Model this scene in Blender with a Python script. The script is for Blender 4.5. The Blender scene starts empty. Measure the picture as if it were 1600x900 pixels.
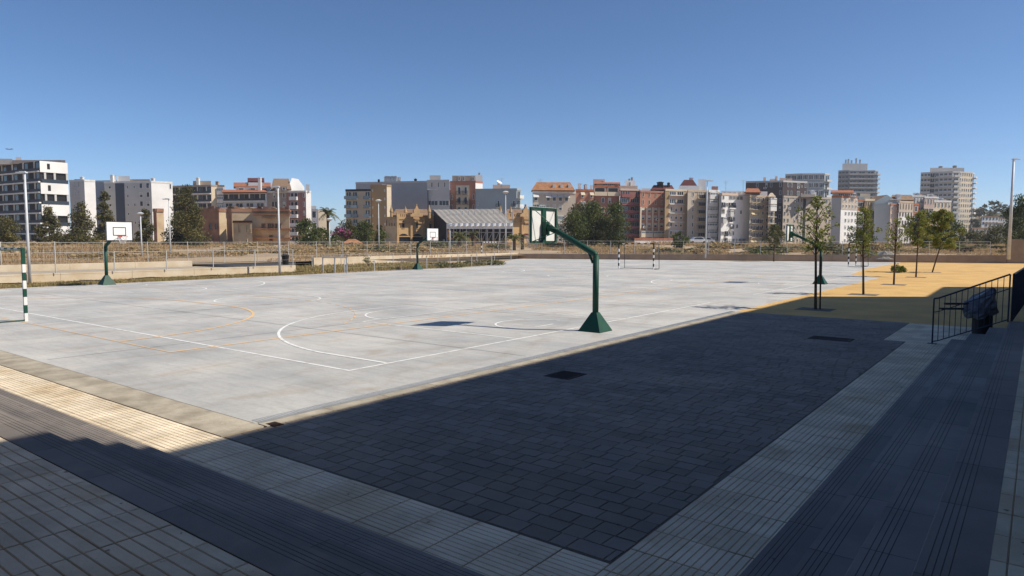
import bpy, math, random
import numpy as np
from mathutils import Matrix, Vector
random.seed(7); RNG = np.random.default_rng(7)
S = bpy.context.scene; COL = S.collection
# ------------------------------------------------------------------ camera
FPX = 1076.0; H = 2.28
cam = bpy.data.cameras.new('camera'); camo = bpy.data.objects.new('camera', cam); COL.objects.link(camo)
cam.sensor_width = 36; cam.lens = FPX / 1600 * 36; cam.clip_end = 6000; cam.clip_start = 0.05
ROT = Matrix(((0.79423551, -0.04393099, 0.60601982), (0.60760741, 0.05449343, -0.79236589), (0.00178532, 0.99754726, 0.06997341)))
M4 = ROT.to_4x4(); M4.translation = Vector((0, 0, H)); camo.matrix_world = M4; S.camera = camo
# ------------------------------------------------------------------ light
SUNV = Vector((0.885, 0.465, 0.98)).normalized()
ELEV = math.asin(SUNV.z); AZ = math.atan2(SUNV.x, SUNV.y)
w = bpy.data.worlds.new('World'); S.world = w; w.use_nodes = True
nt = w.node_tree; nt.nodes.clear()
sky = nt.nodes.new('ShaderNodeTexSky'); sky.sky_type = 'NISHITA'; sky.sun_disc = False
sky.sun_elevation = ELEV; sky.sun_rotation = AZ; sky.air_density = 0.62; sky.dust_density = 0.1; sky.ozone_density = 3.8; sky.altitude = 0
bg = nt.nodes.new('ShaderNodeBackground'); bg.inputs[1].default_value = 0.106
wo = nt.nodes.new('ShaderNodeOutputWorld')
hsv = nt.nodes.new('ShaderNodeHueSaturation'); hsv.inputs['Saturation'].default_value = 1.09; nt.links.new(sky.outputs[0], hsv.inputs['Color']); nt.links.new(hsv.outputs[0], bg.inputs[0]); nt.links.new(bg.outputs[0], wo.inputs[0])
sun = bpy.data.lights.new('sun', 'SUN'); sun.energy = 4.5; sun.angle = math.radians(0.55); sun.color = (1, 0.92, 0.79)
suno = bpy.data.objects.new('sun', sun); COL.objects.link(suno); suno.rotation_euler = SUNV.to_track_quat('Z', 'Y').to_euler()
S.view_settings.view_transform = 'Standard'; S.view_settings.look = 'None'; S.view_settings.exposure = 0.30; S.view_settings.gamma = 1
S.cycles.max_bounces = 5; S.cycles.transparent_max_bounces = 8
# ------------------------------------------------------------------ helpers: coordinates
FW = Vector((-0.6069, 0.7948)); RT = Vector((0.7948, 0.6069))
def hy(px): return 374.5 + 0.00179 * (px - 800)
def G(px, d):                      # ground point seen in column px at forward distance d
    return FW * d + RT * (d * (px - 800) / 1078.6)
def Z(px, py, d): return H + (hy(px) - py) * d / 1076.0
def g(px, py, z=0.0):
    d = ROT @ Vector((px - 800, 450 - py, -FPX)); t = (z - H) / d.z
    return Vector((d.x * t, d.y * t))
# ------------------------------------------------------------------ helpers: materials
MATS = {}
def mat(name, c, rough=0.85, c2=None, scale=1.0, detail=4, bump=0.0, bscale=None, tone=None, rnd=0.0, stretch=None, metal=0.0, mid=(0.35, 0.65), spec=0.3, trans=0.0):
    if name in MATS: return MATS[name]
    m = bpy.data.materials.new(name); m.use_nodes = True; n = m.node_tree.nodes; l = m.node_tree.links
    b = n['Principled BSDF']; b.inputs['Roughness'].default_value = rough; b.inputs['Metallic'].default_value = metal
    b.inputs['Specular IOR Level'].default_value = spec
    geo = n.new('ShaderNodeNewGeometry'); vec = geo.outputs['Position']
    if stretch:
        mp = n.new('ShaderNodeMapping'); mp.inputs['Scale'].default_value = stretch; l.new(vec, mp.inputs['Vector']); vec = mp.outputs[0]
    nz = n.new('ShaderNodeTexNoise'); nz.inputs['Scale'].default_value = scale; nz.inputs['Detail'].default_value = detail; nz.inputs['Roughness'].default_value = 0.6
    l.new(vec, nz.inputs['Vector'])
    r = n.new('ShaderNodeValToRGB'); r.color_ramp.elements[0].position = mid[0]; r.color_ramp.elements[1].position = mid[1]
    c2 = c2 or tuple(x * 0.8 for x in c)
    r.color_ramp.elements[0].color = (*c2, 1); r.color_ramp.elements[1].color = (*c, 1)
    l.new(nz.outputs['Fac'], r.inputs['Fac']); out = r.outputs['Color']
    if tone:                                   # per-face variation stored on the mesh
        at = n.new('ShaderNodeAttribute'); at.attribute_name = 'tone'
        mx = n.new('ShaderNodeMix'); mx.data_type = 'RGBA'; mx.inputs[7].default_value = (*tone, 1)
        l.new(at.outputs['Fac'], mx.inputs[0]); l.new(out, mx.inputs[6]); out = mx.outputs[2]
    if rnd:
        oi = n.new('ShaderNodeObjectInfo'); mr = n.new('ShaderNodeMapRange'); mr.inputs[3].default_value = 1 - rnd; mr.inputs[4].default_value = 1 + rnd
        l.new(oi.outputs['Random'], mr.inputs[0]); hs = n.new('ShaderNodeHueSaturation'); l.new(mr.outputs[0], hs.inputs['Value']); l.new(out, hs.inputs['Color']); out = hs.outputs[0]
    l.new(out, b.inputs['Base Color'])
    if bump:
        n2 = n.new('ShaderNodeTexNoise'); n2.inputs['Scale'].default_value = bscale or scale * 8; n2.inputs['Detail'].default_value = 5
        l.new(geo.outputs['Position'], n2.inputs['Vector'])
        bp = n.new('ShaderNodeBump'); bp.inputs['Strength'].default_value = bump; bp.inputs['Distance'].default_value = 0.02
        l.new(n2.outputs['Fac'], bp.inputs['Height']); l.new(bp.outputs[0], b.inputs['Normal'])
    if trans:
        t = n.new('ShaderNodeBsdfTranslucent'); l.new(out, t.inputs['Color']); ms = n.new('ShaderNodeMixShader'); ms.inputs[0].default_value = trans
        l.new(b.outputs[0], ms.inputs[1]); l.new(t.outputs[0], ms.inputs[2]); l.new(ms.outputs[0], n['Material Output'].inputs['Surface'])
    MATS[name] = m; return m
# ------------------------------------------------------------------ helpers: meshes
class MB:
    def __init__(s): s.v = []; s.f = []; s.m = []; s.t = []
    def quad(s, pts, mi=0, t=0.0):
        k = len(s.v); s.v += [tuple(p) for p in pts]; s.f.append(tuple(range(k, k + len(pts)))); s.m.append(mi); s.t.append(t)
    def box(s, a, b, mi=0, t=0.0, mx=None):
        x0, y0, z0 = a; x1, y1, z1 = b
        P = [(x0,y0,z0),(x1,y0,z0),(x1,y1,z0),(x0,y1,z0),(x0,y0,z1),(x1,y0,z1),(x1,y1,z1),(x0,y1,z1)]
        if mx: P = [tuple(mx @ Vector(p)) for p in P]
        k = len(s.v); s.v += P
        for f in ((0,3,2,1),(4,5,6,7),(0,1,5,4),(1,2,6,5),(2,3,7,6),(3,0,4,7)):
            s.f.append(tuple(k + i for i in f)); s.m.append(mi); s.t.append(t)
    def prism(s, poly, z0, z1, mi=0, top=None):
        k = len(s.v); n = len(poly); s.v += [(p[0], p[1], z0) for p in poly] + [(p[0], p[1], z1) for p in poly]
        ar = sum(poly[i][0]*poly[(i+1)%n][1]-poly[(i+1)%n][0]*poly[i][1] for i in range(n))
        for i in range(n):
            j = (i+1) % n; f = (k+i, k+j, k+n+j, k+n+i); s.f.append(f if ar > 0 else f[::-1]); s.m.append(mi); s.t.append(0)
        tp = tuple(range(k+n, k+2*n)); s.f.append(tp if ar > 0 else tp[::-1]); s.m.append(mi if top is None else top); s.t.append(0)
        bt = tuple(range(k, k+n)); s.f.append(bt[::-1] if ar > 0 else bt); s.m.append(mi); s.t.append(0)
    def tube(s, pts, rad, n=8, mi=0, cap=True, t=0.0):
        pts = [Vector(p) for p in pts]
        if not isinstance(rad, (list, tuple)): rad = [rad] * len(pts)
        k = len(s.v)
        for i, p in enumerate(pts):
            d = (pts[min(i+1, len(pts)-1)] - pts[max(i-1, 0)]).normalized()
            a = Vector((0, 0, 1)) if abs(d.z) < 0.9 else Vector((1, 0, 0)); u = d.cross(a).normalized(); v = d.cross(u)
            for j in range(n):
                an = 2*math.pi*j/n; s.v.append(tuple(p + (u*math.cos(an) + v*math.sin(an))*rad[i]))
        for i in range(len(pts)-1):
            for j in range(n):
                a0 = k+i*n+j; a1 = k+i*n+(j+1) % n; s.f.append((a0, a1, a1+n, a0+n)); s.m.append(mi); s.t.append(t)
        if cap:
            s.f.append(tuple(k+j for j in range(n))[::-1]); s.m.append(mi); s.t.append(t)
            e = k+(len(pts)-1)*n; s.f.append(tuple(e+j for j in range(n))); s.m.append(mi); s.t.append(t)
    def mesh(s, name, mats, smooth=False):
        me = bpy.data.meshes.new(name); me.from_pydata(s.v, [], s.f); ms = mats if isinstance(mats, (list, tuple)) else [mats]
        for m in ms: me.materials.append(m)
        if len(ms) > 1: me.polygons.foreach_set('material_index', s.m)
        if any(s.t):
            at = me.attributes.new('tone', 'FLOAT', 'FACE'); at.data.foreach_set('value', s.t)
        if smooth: me.polygons.foreach_set('use_smooth', [True]*len(s.f))
        me.update(); return me
    def build(s, name, mats, parent=None, loc=None, smooth=False, **kw):
        return obj(name, s.mesh(name, mats, smooth), parent, loc, **kw)
def tag(o, label=None, cat=None, group=None, kind=None):
    if label: o['label'] = label
    if cat: o['category'] = cat
    if group: o['group'] = group
    if kind: o['kind'] = kind
    return o
def obj(name, me, parent=None, loc=None, rz=0, **kw):       # world-space meshes may hang under a root that is not at the origin
    o = bpy.data.objects.new(name, me); COL.objects.link(o)
    if parent is not None:
        o.parent = parent
        if loc is None: o.matrix_parent_inverse = parent.matrix_basis.inverted() if parent.parent is None else Matrix()
        else: o.location = loc
    elif loc is not None: o.location = loc
    if rz: o.rotation_euler.z = rz
    return tag(o, **kw) if kw else o
def empty(name, loc=(0, 0, 0), rz=0, **kw):
    o = bpy.data.objects.new(name, None); COL.objects.link(o); o.location = loc; o.rotation_euler.z = rz; o.empty_display_size = 0.3
    o.matrix_basis = Matrix.LocRotScale(Vector(loc), Matrix.Rotation(rz, 3, 'Z'), None); return tag(o, **kw)
def copy_tree(o, parent=None, **kw):
    c = o.copy(); COL.objects.link(c); c.parent = parent
    for ch in o.children: copy_tree(ch, c)
    return tag(c, **kw)
def struct(name, mb, m, parent=None): return mb.build(name, m, parent, kind='structure')
# ------------------------------------------------------------------ materials
m_conc = mat('court_concrete', (0.62, 0.60, 0.555), 0.75, c2=(0.42, 0.42, 0.41), scale=0.35, detail=8, bump=0.15, bscale=40, mid=(0.32, 0.66))
def enrich_concrete(m):
    n = m.node_tree.nodes; l = m.node_tree.links; b = n['Principled BSDF']
    src = b.inputs['Base Color'].links[0].from_socket; geo = n.new('ShaderNodeNewGeometry')
    for sc, st, amt, lo, hi, colr in ((0.8, (0.22, 1.4, 1), 0.42, 0.45, 0.66, (0.70, 0.73, 0.76)), (1.5, (1.3, 0.4, 1), 0.75, 0.50, 0.68, (0.86, 0.77, 0.68)), (3.5, (0.35, 2.2, 1), 0.8, 0.48, 0.70, (0.82, 0.83, 0.84)), (14.0, (1, 1, 1), 0.6, 0.42, 0.75, (0.80, 0.80, 0.80)), (5.0, (1, 1, 1), 1.0, 0.66, 0.74, (0.72, 0.69, 0.66)), (0.16, (1, 1, 1), 0.5, 0.5, 0.62, (0.80, 0.82, 0.85))):
        mp = n.new('ShaderNodeMapping'); mp.inputs['Scale'].default_value = st; mp.inputs['Rotation'].default_value = (0, 0, 0.35); l.new(geo.outputs['Position'], mp.inputs['Vector'])
        z = n.new('ShaderNodeTexNoise'); z.inputs['Scale'].default_value = sc; z.inputs['Detail'].default_value = 7; z.inputs['Roughness'].default_value = 0.65; z.inputs['Distortion'].default_value = 0.6
        l.new(mp.outputs[0], z.inputs['Vector']); r = n.new('ShaderNodeMapRange'); r.inputs[1].default_value = lo; r.inputs[2].default_value = hi; r.inputs[4].default_value = amt
        l.new(z.outputs['Fac'], r.inputs[0]); mx = n.new('ShaderNodeMix'); mx.data_type = 'RGBA'; mx.blend_type = 'MULTIPLY'; mx.inputs[7].default_value = (*colr, 1)
        l.new(r.outputs[0], mx.inputs[0]); l.new(src, mx.inputs[6]); src = mx.outputs[2]
    l.new(src, b.inputs['Base Color'])
enrich_concrete(m_conc)
m_kerb = mat('beige_kerb', (0.47, 0.42, 0.33), 0.9, c2=(0.30, 0.26, 0.20), scale=2.5, bump=0.3, rnd=0.08)
m_sand = mat('yellow_sand', (0.70, 0.445, 0.165), 0.95, c2=(0.56, 0.355, 0.135), scale=0.8, detail=10, bump=0.5, bscale=50)
m_dirt = mat('dry_dirt', (0.48, 0.36, 0.23), 0.95, c2=(0.30, 0.22, 0.14), scale=0.12, detail=9, bump=0.4, bscale=3)
m_straw = mat('dry_straw', (0.58, 0.41, 0.22), 0.9, c2=(0.36, 0.25, 0.14), scale=0.12, tone=(0.42, 0.30, 0.16), trans=0.4)
m_grass = mat('green_grass', (0.20, 0.20, 0.06), 0.9, c2=(0.34, 0.27, 0.12), scale=0.7, tone=(0.40, 0.30, 0.15), trans=0.3)
m_pav = mat('dark_paver', (0.26, 0.215, 0.170), 0.8, c2=(0.17, 0.145, 0.12), scale=0.8, detail=7, bump=0.35, bscale=60, tone=(0.32, 0.285, 0.25))
m_bed = mat('tactile_joint', (0.34, 0.26, 0.17), 0.95, c2=(0.18, 0.13, 0.09), scale=3)
m_mort = mat('paver_joint', (0.17, 0.145, 0.12), 0.95)
m_tac = mat('cream_tactile', (0.80, 0.69, 0.52), 0.85, c2=(0.60, 0.50, 0.36), scale=1.6, detail=9, bump=0.25, bscale=50, rnd=0.10, mid=(0.36, 0.6))
m_tacj = mat('tactile_groove', (0.52, 0.38, 0.24), 0.95, c2=(0.32, 0.24, 0.15), scale=3)
m_gran = mat('grey_granite', (0.27, 0.235, 0.205), 0.7, c2=(0.18, 0.158, 0.142), scale=0.9, detail=8, bump=0.12, bscale=90, rnd=0.16)
m_gran_d = mat('granite_groove', (0.15, 0.14, 0.13), 0.9)
m_steel = mat('galvanised_steel', (0.42, 0.44, 0.47), 0.5, scale=3, metal=0.3)
m_rust = mat('rusty_iron', (0.045, 0.020, 0.014), 0.8, c2=(0.018, 0.010, 0.009), scale=12, bump=0.4)
m_white = mat('white_line_paint', (0.84, 0.84, 0.82), 0.7, c2=(0.60, 0.60, 0.58), scale=4.0, detail=9, mid=(0.36, 0.5))
m_yellow = mat('yellow_line_paint', (0.84, 0.54, 0.25), 0.7, c2=(0.70, 0.50, 0.30), scale=2.0, detail=8, mid=(0.35, 0.55))
m_joint = mat('saw_joint', (0.22, 0.225, 0.23), 0.9)
m_green = mat('green_gloss_paint', (0.008, 0.068, 0.045), 0.55, c2=(0.007, 0.05, 0.034), scale=4, spec=0.3, bump=0.05)
m_board = mat('white_board', (0.80, 0.80, 0.79), 0.5, c2=(0.72, 0.72, 0.71), scale=3)
m_black = mat('black_paint', (0.015, 0.015, 0.017), 0.5)
m_wpaint = mat('white_post_paint', (0.80, 0.80, 0.78), 0.5)
m_red = mat('red_rim', (0.55, 0.05, 0.03), 0.4)
m_net = mat('net_cord', (0.75, 0.73, 0.70), 0.8)
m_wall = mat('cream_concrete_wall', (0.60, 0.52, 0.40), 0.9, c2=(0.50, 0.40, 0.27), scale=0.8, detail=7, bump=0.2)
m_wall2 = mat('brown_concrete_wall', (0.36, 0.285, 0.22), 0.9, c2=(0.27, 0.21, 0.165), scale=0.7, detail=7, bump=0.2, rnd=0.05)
m_lamp = mat('lamp_grey_paint', (0.62, 0.64, 0.66), 0.4, scale=2)
m_rail = mat('dark_blue_rail_paint', (0.03, 0.04, 0.065), 0.45, scale=3)
m_bag = mat('blue_grey_plastic', (0.17, 0.175, 0.20), 0.3, c2=(0.07, 0.075, 0.09), scale=6, bump=0.5, bscale=14, spec=0.5)
m_asph = mat('dark_asphalt', (0.06, 0.06, 0.062), 0.9, scale=2, bump=0.2)
m_bark = mat('bark', (0.13, 0.09, 0.055), 0.95, c2=(0.07, 0.045, 0.03), scale=8, bump=0.6)
m_leaf_y = mat('young_leaf', (0.22, 0.245, 0.05), 0.6, c2=(0.12, 0.155, 0.028), scale=4, tone=(0.27, 0.28, 0.07), trans=0.35)
m_leaf_d = mat('dark_leaf', (0.070, 0.070, 0.025), 0.7, c2=(0.036, 0.040, 0.016), scale=0.5, tone=(0.17, 0.145, 0.05), trans=0.15)
m_leaf_g = mat('green_leaf', (0.060, 0.085, 0.020), 0.7, c2=(0.040, 0.055, 0.014), scale=0.6, tone=(0.12, 0.14, 0.032), trans=0.2)
m_leaf_o = mat('scrub_leaf', (0.115, 0.125, 0.05), 0.8, c2=(0.07, 0.08, 0.035), scale=0.8, tone=(0.22, 0.19, 0.09), trans=0.15)
m_leaf_p = mat('pink_flower', (0.42, 0.06, 0.25), 0.7, scale=1, tone=(0.10, 0.12, 0.04), trans=0.2)
m_palm = mat('palm_leaf', (0.11, 0.13, 0.045), 0.6, c2=(0.07, 0.085, 0.03), scale=1, tone=(0.22, 0.20, 0.09), trans=0.15)
m_glass = mat('window_glass', (0.028, 0.034, 0.044), 0.15, spec=0.6, rnd=0.5)
m_glassb = mat('pale_window_glass', (0.20, 0.25, 0.29), 0.2, spec=0.6, rnd=0.35)
m_dark = mat('dark_opening', (0.022, 0.022, 0.025), 0.8, rnd=0.4)
m_wh = mat('white_facade_trim', (0.74, 0.73, 0.70), 0.8)
m_brn = mat('brown_facade', (0.36, 0.29, 0.24), 0.9)
m_tile = mat('terracotta_tiles', (0.42, 0.16, 0.085), 0.9, c2=(0.28, 0.11, 0.06), scale=1.5)
m_tile_o = mat('orange_roof_tiles', (0.42, 0.20, 0.09), 0.9, c2=(0.27, 0.12, 0.06), scale=1.5)
m_tile_b = mat('brown_roof_tiles', (0.30, 0.20, 0.13), 0.9, c2=(0.22, 0.14, 0.09), scale=1.5)
m_maroon = mat('maroon_roof', (0.13, 0.035, 0.035), 0.85)
m_awn = mat('cream_awning', (0.62, 0.50, 0.30), 0.9)
m_awn_r = mat('pink_awning', (0.55, 0.22, 0.22), 0.9)
m_shut = mat('pale_shutter', (0.55, 0.53, 0.48), 0.8, rnd=0.2)
m_railm = mat('dark_balcony_rail', (0.05, 0.05, 0.06), 0.6)
def stain(m, *layers):                # soft dirt patches and small spots, multiplied into the colour
    n = m.node_tree.nodes; l = m.node_tree.links; b = n['Principled BSDF']; src = b.inputs['Base Color'].links[0].from_socket; geo = n.new('ShaderNodeNewGeometry')
    for sc, lo, hi, amt, colr in layers:
        z = n.new('ShaderNodeTexNoise'); z.inputs['Scale'].default_value = sc; z.inputs['Detail'].default_value = 4; l.new(geo.outputs['Position'], z.inputs['Vector'])
        rr = n.new('ShaderNodeMapRange'); rr.inputs[1].default_value = lo; rr.inputs[2].default_value = hi; rr.inputs[4].default_value = amt; l.new(z.outputs['Fac'], rr.inputs[0])
        mx = n.new('ShaderNodeMix'); mx.data_type = 'RGBA'; mx.blend_type = 'MULTIPLY'; mx.inputs[7].default_value = (*colr, 1); l.new(rr.outputs[0], mx.inputs[0]); l.new(src, mx.inputs[6]); src = mx.outputs[2]
    l.new(src, b.inputs['Base Color'])
stain(m_tac, (0.9, .54, .74, .6, (.76, .64, .46)), (14, .70, .74, .8, (.25, .20, .15)), (3.5, .58, .72, .5, (.7, .62, .52)))
stain(m_pav, (0.5, .5, .7, .7, (.7, .72, .76)), (11, .72, .75, .7, (.3, .3, .3)), (0.35, .55, .7, .8, (1.35, 1.3, 1.22)))
stain(m_gran, (0.7, .5, .7, .6, (.75, .76, .8)), (9, .71, .74, .7, (.35, .33, .3)), (2.2, .6, .75, .6, (1.3, 1.27, 1.2)))
stain(m_sand, (0.22, .5, .68, .6, (.80, .80, .84)), (1.6, .55, .75, .5, (.82, .78, .72)), (20, .64, .70, .6, (.55, .45, .38)))
stain(m_conc, (26, .70, .73, .6, (.35, .33, .32)))
# ------------------------------------------------------------------ ground and court
mb = MB(); mb.quad([(-3000, -3000, -0.25), (3000, -3000, -0.25), (3000, 3000, -0.25), (-3000, 3000, -0.25)]); struct('ground', mb, m_dirt)
XC = -7.66
def far_y(x): return 66.8 + (x + 50.2) * (86.2 - 66.8) / 49.0
mb = MB()
mb.prism([(-37.6, 4.75), (XC, 4.75), (XC, 21.7), (-7.7, 47), (-10, 50.5), (-11, 61), (-11.4, far_y(-11.4)), (-50.2, 66.8), (-41.2, 51), (-37.9, 44), (-37.6, 30)], -0.2, 0.0)
mb.prism([(-37.6, -12), (-12, -12), (-12, 4.748), (-37.6, 4.748)], -0.2, -0.012)
court = struct('court_surface', mb, m_conc)
mb = MB(); mb.prism([(XC, 21.7), (12, 21.7), (40, 60), (40, far_y(40)), (-11.4, far_y(-11.4)), (-11, 61), (-10, 50.5), (-7.7, 47)], -0.2, -0.008)
sand = struct('sand_ground', mb, m_sand)
def line(pts, wd, m, name='court_line', z=0.004, closed=False):
    mb = MB(); P = [Vector(p) for p in pts]; n = len(P); L = []; Rr = []
    for i in range(n):
        a = P[(i-1) % n] if closed else P[max(i-1, 0)]; b = P[(i+1) % n] if closed else P[min(i+1, n-1)]
        d = (b - a).normalized(); nn = Vector((-d.y, d.x)) * wd / 2; L.append(P[i] + nn); Rr.append(P[i] - nn)
    for i in range(n - (0 if closed else 1)):
        j = (i+1) % n; mb.quad([(*Rr[i], z), (*Rr[j], z), (*L[j], z), (*L[i], z)])
    return struct(name, mb, m, court)
def arc(cx, cy, r, a0, a1, n=40): return [(cx + r*math.cos(math.radians(a0+(a1-a0)*i/n)), cy + r*math.sin(math.radians(a0+(a1-a0)*i/n))) for i in range(n+1)]
W5 = 0.06
def half_court(xb, yc, s):          # s=+1: hoop at the right baseline
    bl = -s
    line([(xb + bl*5.38, yc-2.5), (xb + bl*0.03, yc-2.5)], W5, m_white, z=0.0045); line([(xb + bl*5.38, yc+2.5), (xb + bl*0.03, yc+2.5)], W5, m_white, z=0.0045)
    line([(xb + bl*5.41, yc-2.53), (xb + bl*5.41, yc+2.53)], W5, m_white)
    a = 90 if s > 0 else -90
    line(arc(xb + bl*5.45, yc, 1.8, a, a+180, 30), W5, m_white, z=0.005)
    line(arc(xb + bl*1.25, yc, 1.12, a, a+180, 24), W5, m_white, z=0.005)
    line([(xb + bl*0.95, yc-0.5), (xb + bl*0.95, yc+0.35)], W5, m_white)
    t = math.degrees(math.asin(6.5/6.53))
    pts = [(xb + bl*0.05, yc-6.5)] + (arc(xb + bl*1.4, yc, 6.53, 180+t, 180-t, 50) if s > 0 else arc(xb + bl*1.4, yc, 6.53, -t, t, 50)) + [(xb + bl*0.05, yc+6.5)]
    line(pts, W5 + 0.01, m_white, z=0.006)
for (y0, y1, yc) in ((7.7, 22.7, 15.1), (29.0, 45.0, 37.2)):
    line([(-9.45, y0), (-9.45, y1+1.5 if y0 < 10 else y1)], W5, m_white, z=0.0052); line([(-36.9, y0), (-36.9, y1)], W5, m_white, z=0.0052)
    line([(-36.93, y0), (-9.42, y0)], W5, m_white); line([(-36.93, y1), (-9.42, y1)], W5, m_white); line([(-23.2, y0), (-23.2, y1)], W5, m_white, z=0.0048)
    line(arc(-23.2, yc, 1.9, 0, 360, 48)[:-1], W5, m_white, closed=True, z=0.0054)
    half_court(-9.45, yc, 1); half_court(-36.9, yc, -1)
hb = [(-13.85, 6.75), (-13.85, 46.9), (-33.6, 46.9), (-33.6, 6.75)]
line(hb, 0.085, m_yellow, closed=True, z=0.0062)
line([(-33.6, 26.8), (-13.85, 26.8)], 0.05, m_yellow, z=0.0066)
xl, xr = -25.2, -22.2
line(arc(xl, 6.75, 6, 180, 90, 24) + arc(xr, 6.75, 6, 90, 0, 24), 0.08, m_yellow, z=0.007)
line(arc(xl, 46.9, 6, 180, 270, 24) + arc(xr, 46.9, 6, 270, 360, 24), 0.05, m_yellow, z=0.007)
pts = arc(xl, 6.75, 9, 130, 90, 14) + arc(xr, 6.75, 9, 90, 35, 22)
for i in range(0, len(pts)-1, 2): line([pts[i], pts[i+1]], 0.05, m_yellow, z=0.0072)
for y in (10.8, 16.9, 23.2, 29.5, 35.6, 41.8, 48): line([(-37.5, y), (XC-0.25, y)], 0.018, m_joint, 'expansion_joint', z=0.003)
for x in (-14.8, -21.4, -28.0, -34.6): line([(x, 4.9), (x, 60)], 0.018, m_joint, 'expansion_joint', z=0.0034)
mb = MB()
for i in range(40):
    x = -50 + i*1.0; y = far_y(x) - 0.16
    mb.quad([(x, y - RNG.uniform(0.2, 0.9), 0.005), (x+1, far_y(x+1)-0.16-RNG.uniform(0.2, 0.9), 0.005), (x+1, far_y(x+1)-0.16, 0.005), (x, y, 0.005)])
struct('sand_drift', mb, m_sand)
# ------------------------------------------------------------------ kerbs, drain
mb = MB(); mb.box((-37.6, 4.17, -0.2), (XC+0.24, 4.738, -0.015)); mb.box((XC+0.08, 4.738, -0.2), (XC+0.24, 21.7, -0.015)); kb = struct('kerb_bed', mb, m_mort)
mk = MB(); mk.box((-0.495, -0.275, -0.05), (0.495, 0.275, 0.004)); kme = mk.mesh('kerb_stone', m_kerb)
mk = MB(); mk.box((-0.09, -0.495, -0.05), (0.09, 0.495, 0.004)); kme2 = mk.mesh('kerb_stone', m_kerb)
for i in range(30): obj('kerb_stone', kme, kb, loc=(XC-0.27-i*1.0, 4.456, 0))
for i in range(17): obj('kerb_stone', kme2, kb, loc=(XC+0.17, 5.25+i*0.997, 0))
drain = empty('drain_channel', (XC-0.07, 4.8, 0), label='narrow slotted steel drainage channel along the right edge of the concrete court', cat='drain')
md = MB(); md.box((-0.075, 0, -0.03), (-0.06, 0.99, 0.006)); md.box((0.06, 0, -0.03), (0.075, 0.99, 0.006)); md.box((-0.06, 0, -0.03), (0.06, 0.99, -0.015), 1)
for i in range(20): md.box((-0.06, i*0.05, -0.015), (0.06, i*0.05+0.02, 0.003))
dme = md.mesh('drain_grate', [m_steel, m_black])
for i in range(17): obj('drain_grate', dme, drain, loc=(0, i*1.0, 0))
# ------------------------------------------------------------------ pavers
mb = MB(); mb.box((XC+0.26, 4.17, -0.2), (-2.31, 21.7, -0.0055)); pbed = struct('paved_yard', mb, m_mort)
holes = ((-6.52, -6.02, 9.39, 9.99), (-4.2, -3.3, 16.79, 17.39), (-2.766, -2.2, 17.6, 21.9))
rows = []; y = 4.19
while y < 21.65:
    x = XC + 0.275 + random.uniform(0, 0.01); h = 0.2
    while x < -2.34:
        L = random.choice((0.16, 0.21, 0.21, 0.28, 0.32)); L = min(L, -2.32 - x)
        hh_ = [q_ for q_ in holes if y+.02 < q_[3] and y+.18 > q_[2]]
        if hh_:
            if hh_[0][0]-.001 <= x < hh_[0][1]: x = hh_[0][1]; continue
            if x < hh_[0][0] < x+L: L = hh_[0][0]-x
            if L < .04: x = hh_[0][0]; continue
        if L < 0.05: break
        rows.append((x, y, L)); x += L
    y += h
def paver(mb, x, y, L, w, t, z):
    gp = 0.0035; x0, x1, y0, y1 = x+gp, x+L-gp, y+gp, y+w-gp; b = 0.003
    tx, ty = random.uniform(-.0015, .0015), random.uniform(-.0015, .0015)
    k = len(mb.v); mb.v += [(x0,y0,-.012),(x1,y0,-.012),(x1,y1,-.012),(x0,y1,-.012),(x0+b,y0+b,z-tx-ty),(x1-b,y0+b,z+tx-ty),(x1-b,y1-b,z+tx+ty),(x0+b,y1-b,z-tx+ty)]
    for f in ((4,5,6,7),(0,1,5,4),(1,2,6,5),(2,3,7,6),(3,0,4,7)): mb.f.append(tuple(k+i for i in f)); mb.m.append(0); mb.t.append(t)
rows.sort(key=lambda r: (r[0]**2 + r[1]**2))
vis = [r for r in rows if r[1] > 4.0][:300]
cache = {}
for (x, y, L) in vis:
    key = (round(L, 2), random.randrange(6))
    if key not in cache:
        q = MB(); paver(q, 0, 0, key[0], 0.2, (key[1]/6)**1.5*0.5+0.01, 0.0); cache[key] = q.mesh('paving_block', m_pav)
    obj('paving_block', cache[key], pbed, loc=(x, y, random.uniform(-.001, .001)))
q = MB(); st = set(vis)
for r in rows:
    if r not in st: paver(q, r[0], r[1], r[2], 0.2, random.random()**1.8*0.5+0.01, random.uniform(-.001, .001))
q.build('paving_blocks_beyond', m_pav, pbed, kind='stuff')
for (h, lab) in ((holes[0], 'small dark rusty grate set in the paving nearest the hoop'), (holes[1], 'wide dark rusty grate set in the paving nearest the steps on the right')):
    o = empty('manhole_grate', ((h[0]+h[1])/2, (h[2]+h[3])/2, 0), label=lab, cat='drain grate', group='dark iron grates in the shaded paving')
    q = MB(); q.box((h[0], h[2], -.013), (h[0]+.04, h[3], .004)); q.box((h[1]-.04, h[2], -.013), (h[1], h[3], .004)); q.box((h[0]+.04, h[2], -.013), (h[1]-.04, h[2]+.04, .004)); q.box((h[0]+.04, h[3]-.04, -.013), (h[1]-.04, h[3], .004))
    q.build('frame', m_rust, o)
    q = MB(); n = int((h[1]-h[0]-.08)/.05)
    for i in range(n): q.box((h[0]+.045+i*.05, h[2]+.04, -.013), (h[0]+.045+i*.05+.03, h[3]-.04, .002))
    q.box((h[0]+.04, h[2]+.04, -.0138), (h[1]-.04, h[3]-.04, -.0128)); q.build('grate_bars', m_rust, o)
q = MB(); q.box((-7.50, 4.80, 0.004), (-7.30, 4.93, 0.008)); [q.box((-7.49+i*.03, 4.81, 0.008), (-7.475+i*.03, 4.92, 0.011)) for i in range(6)]
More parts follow.
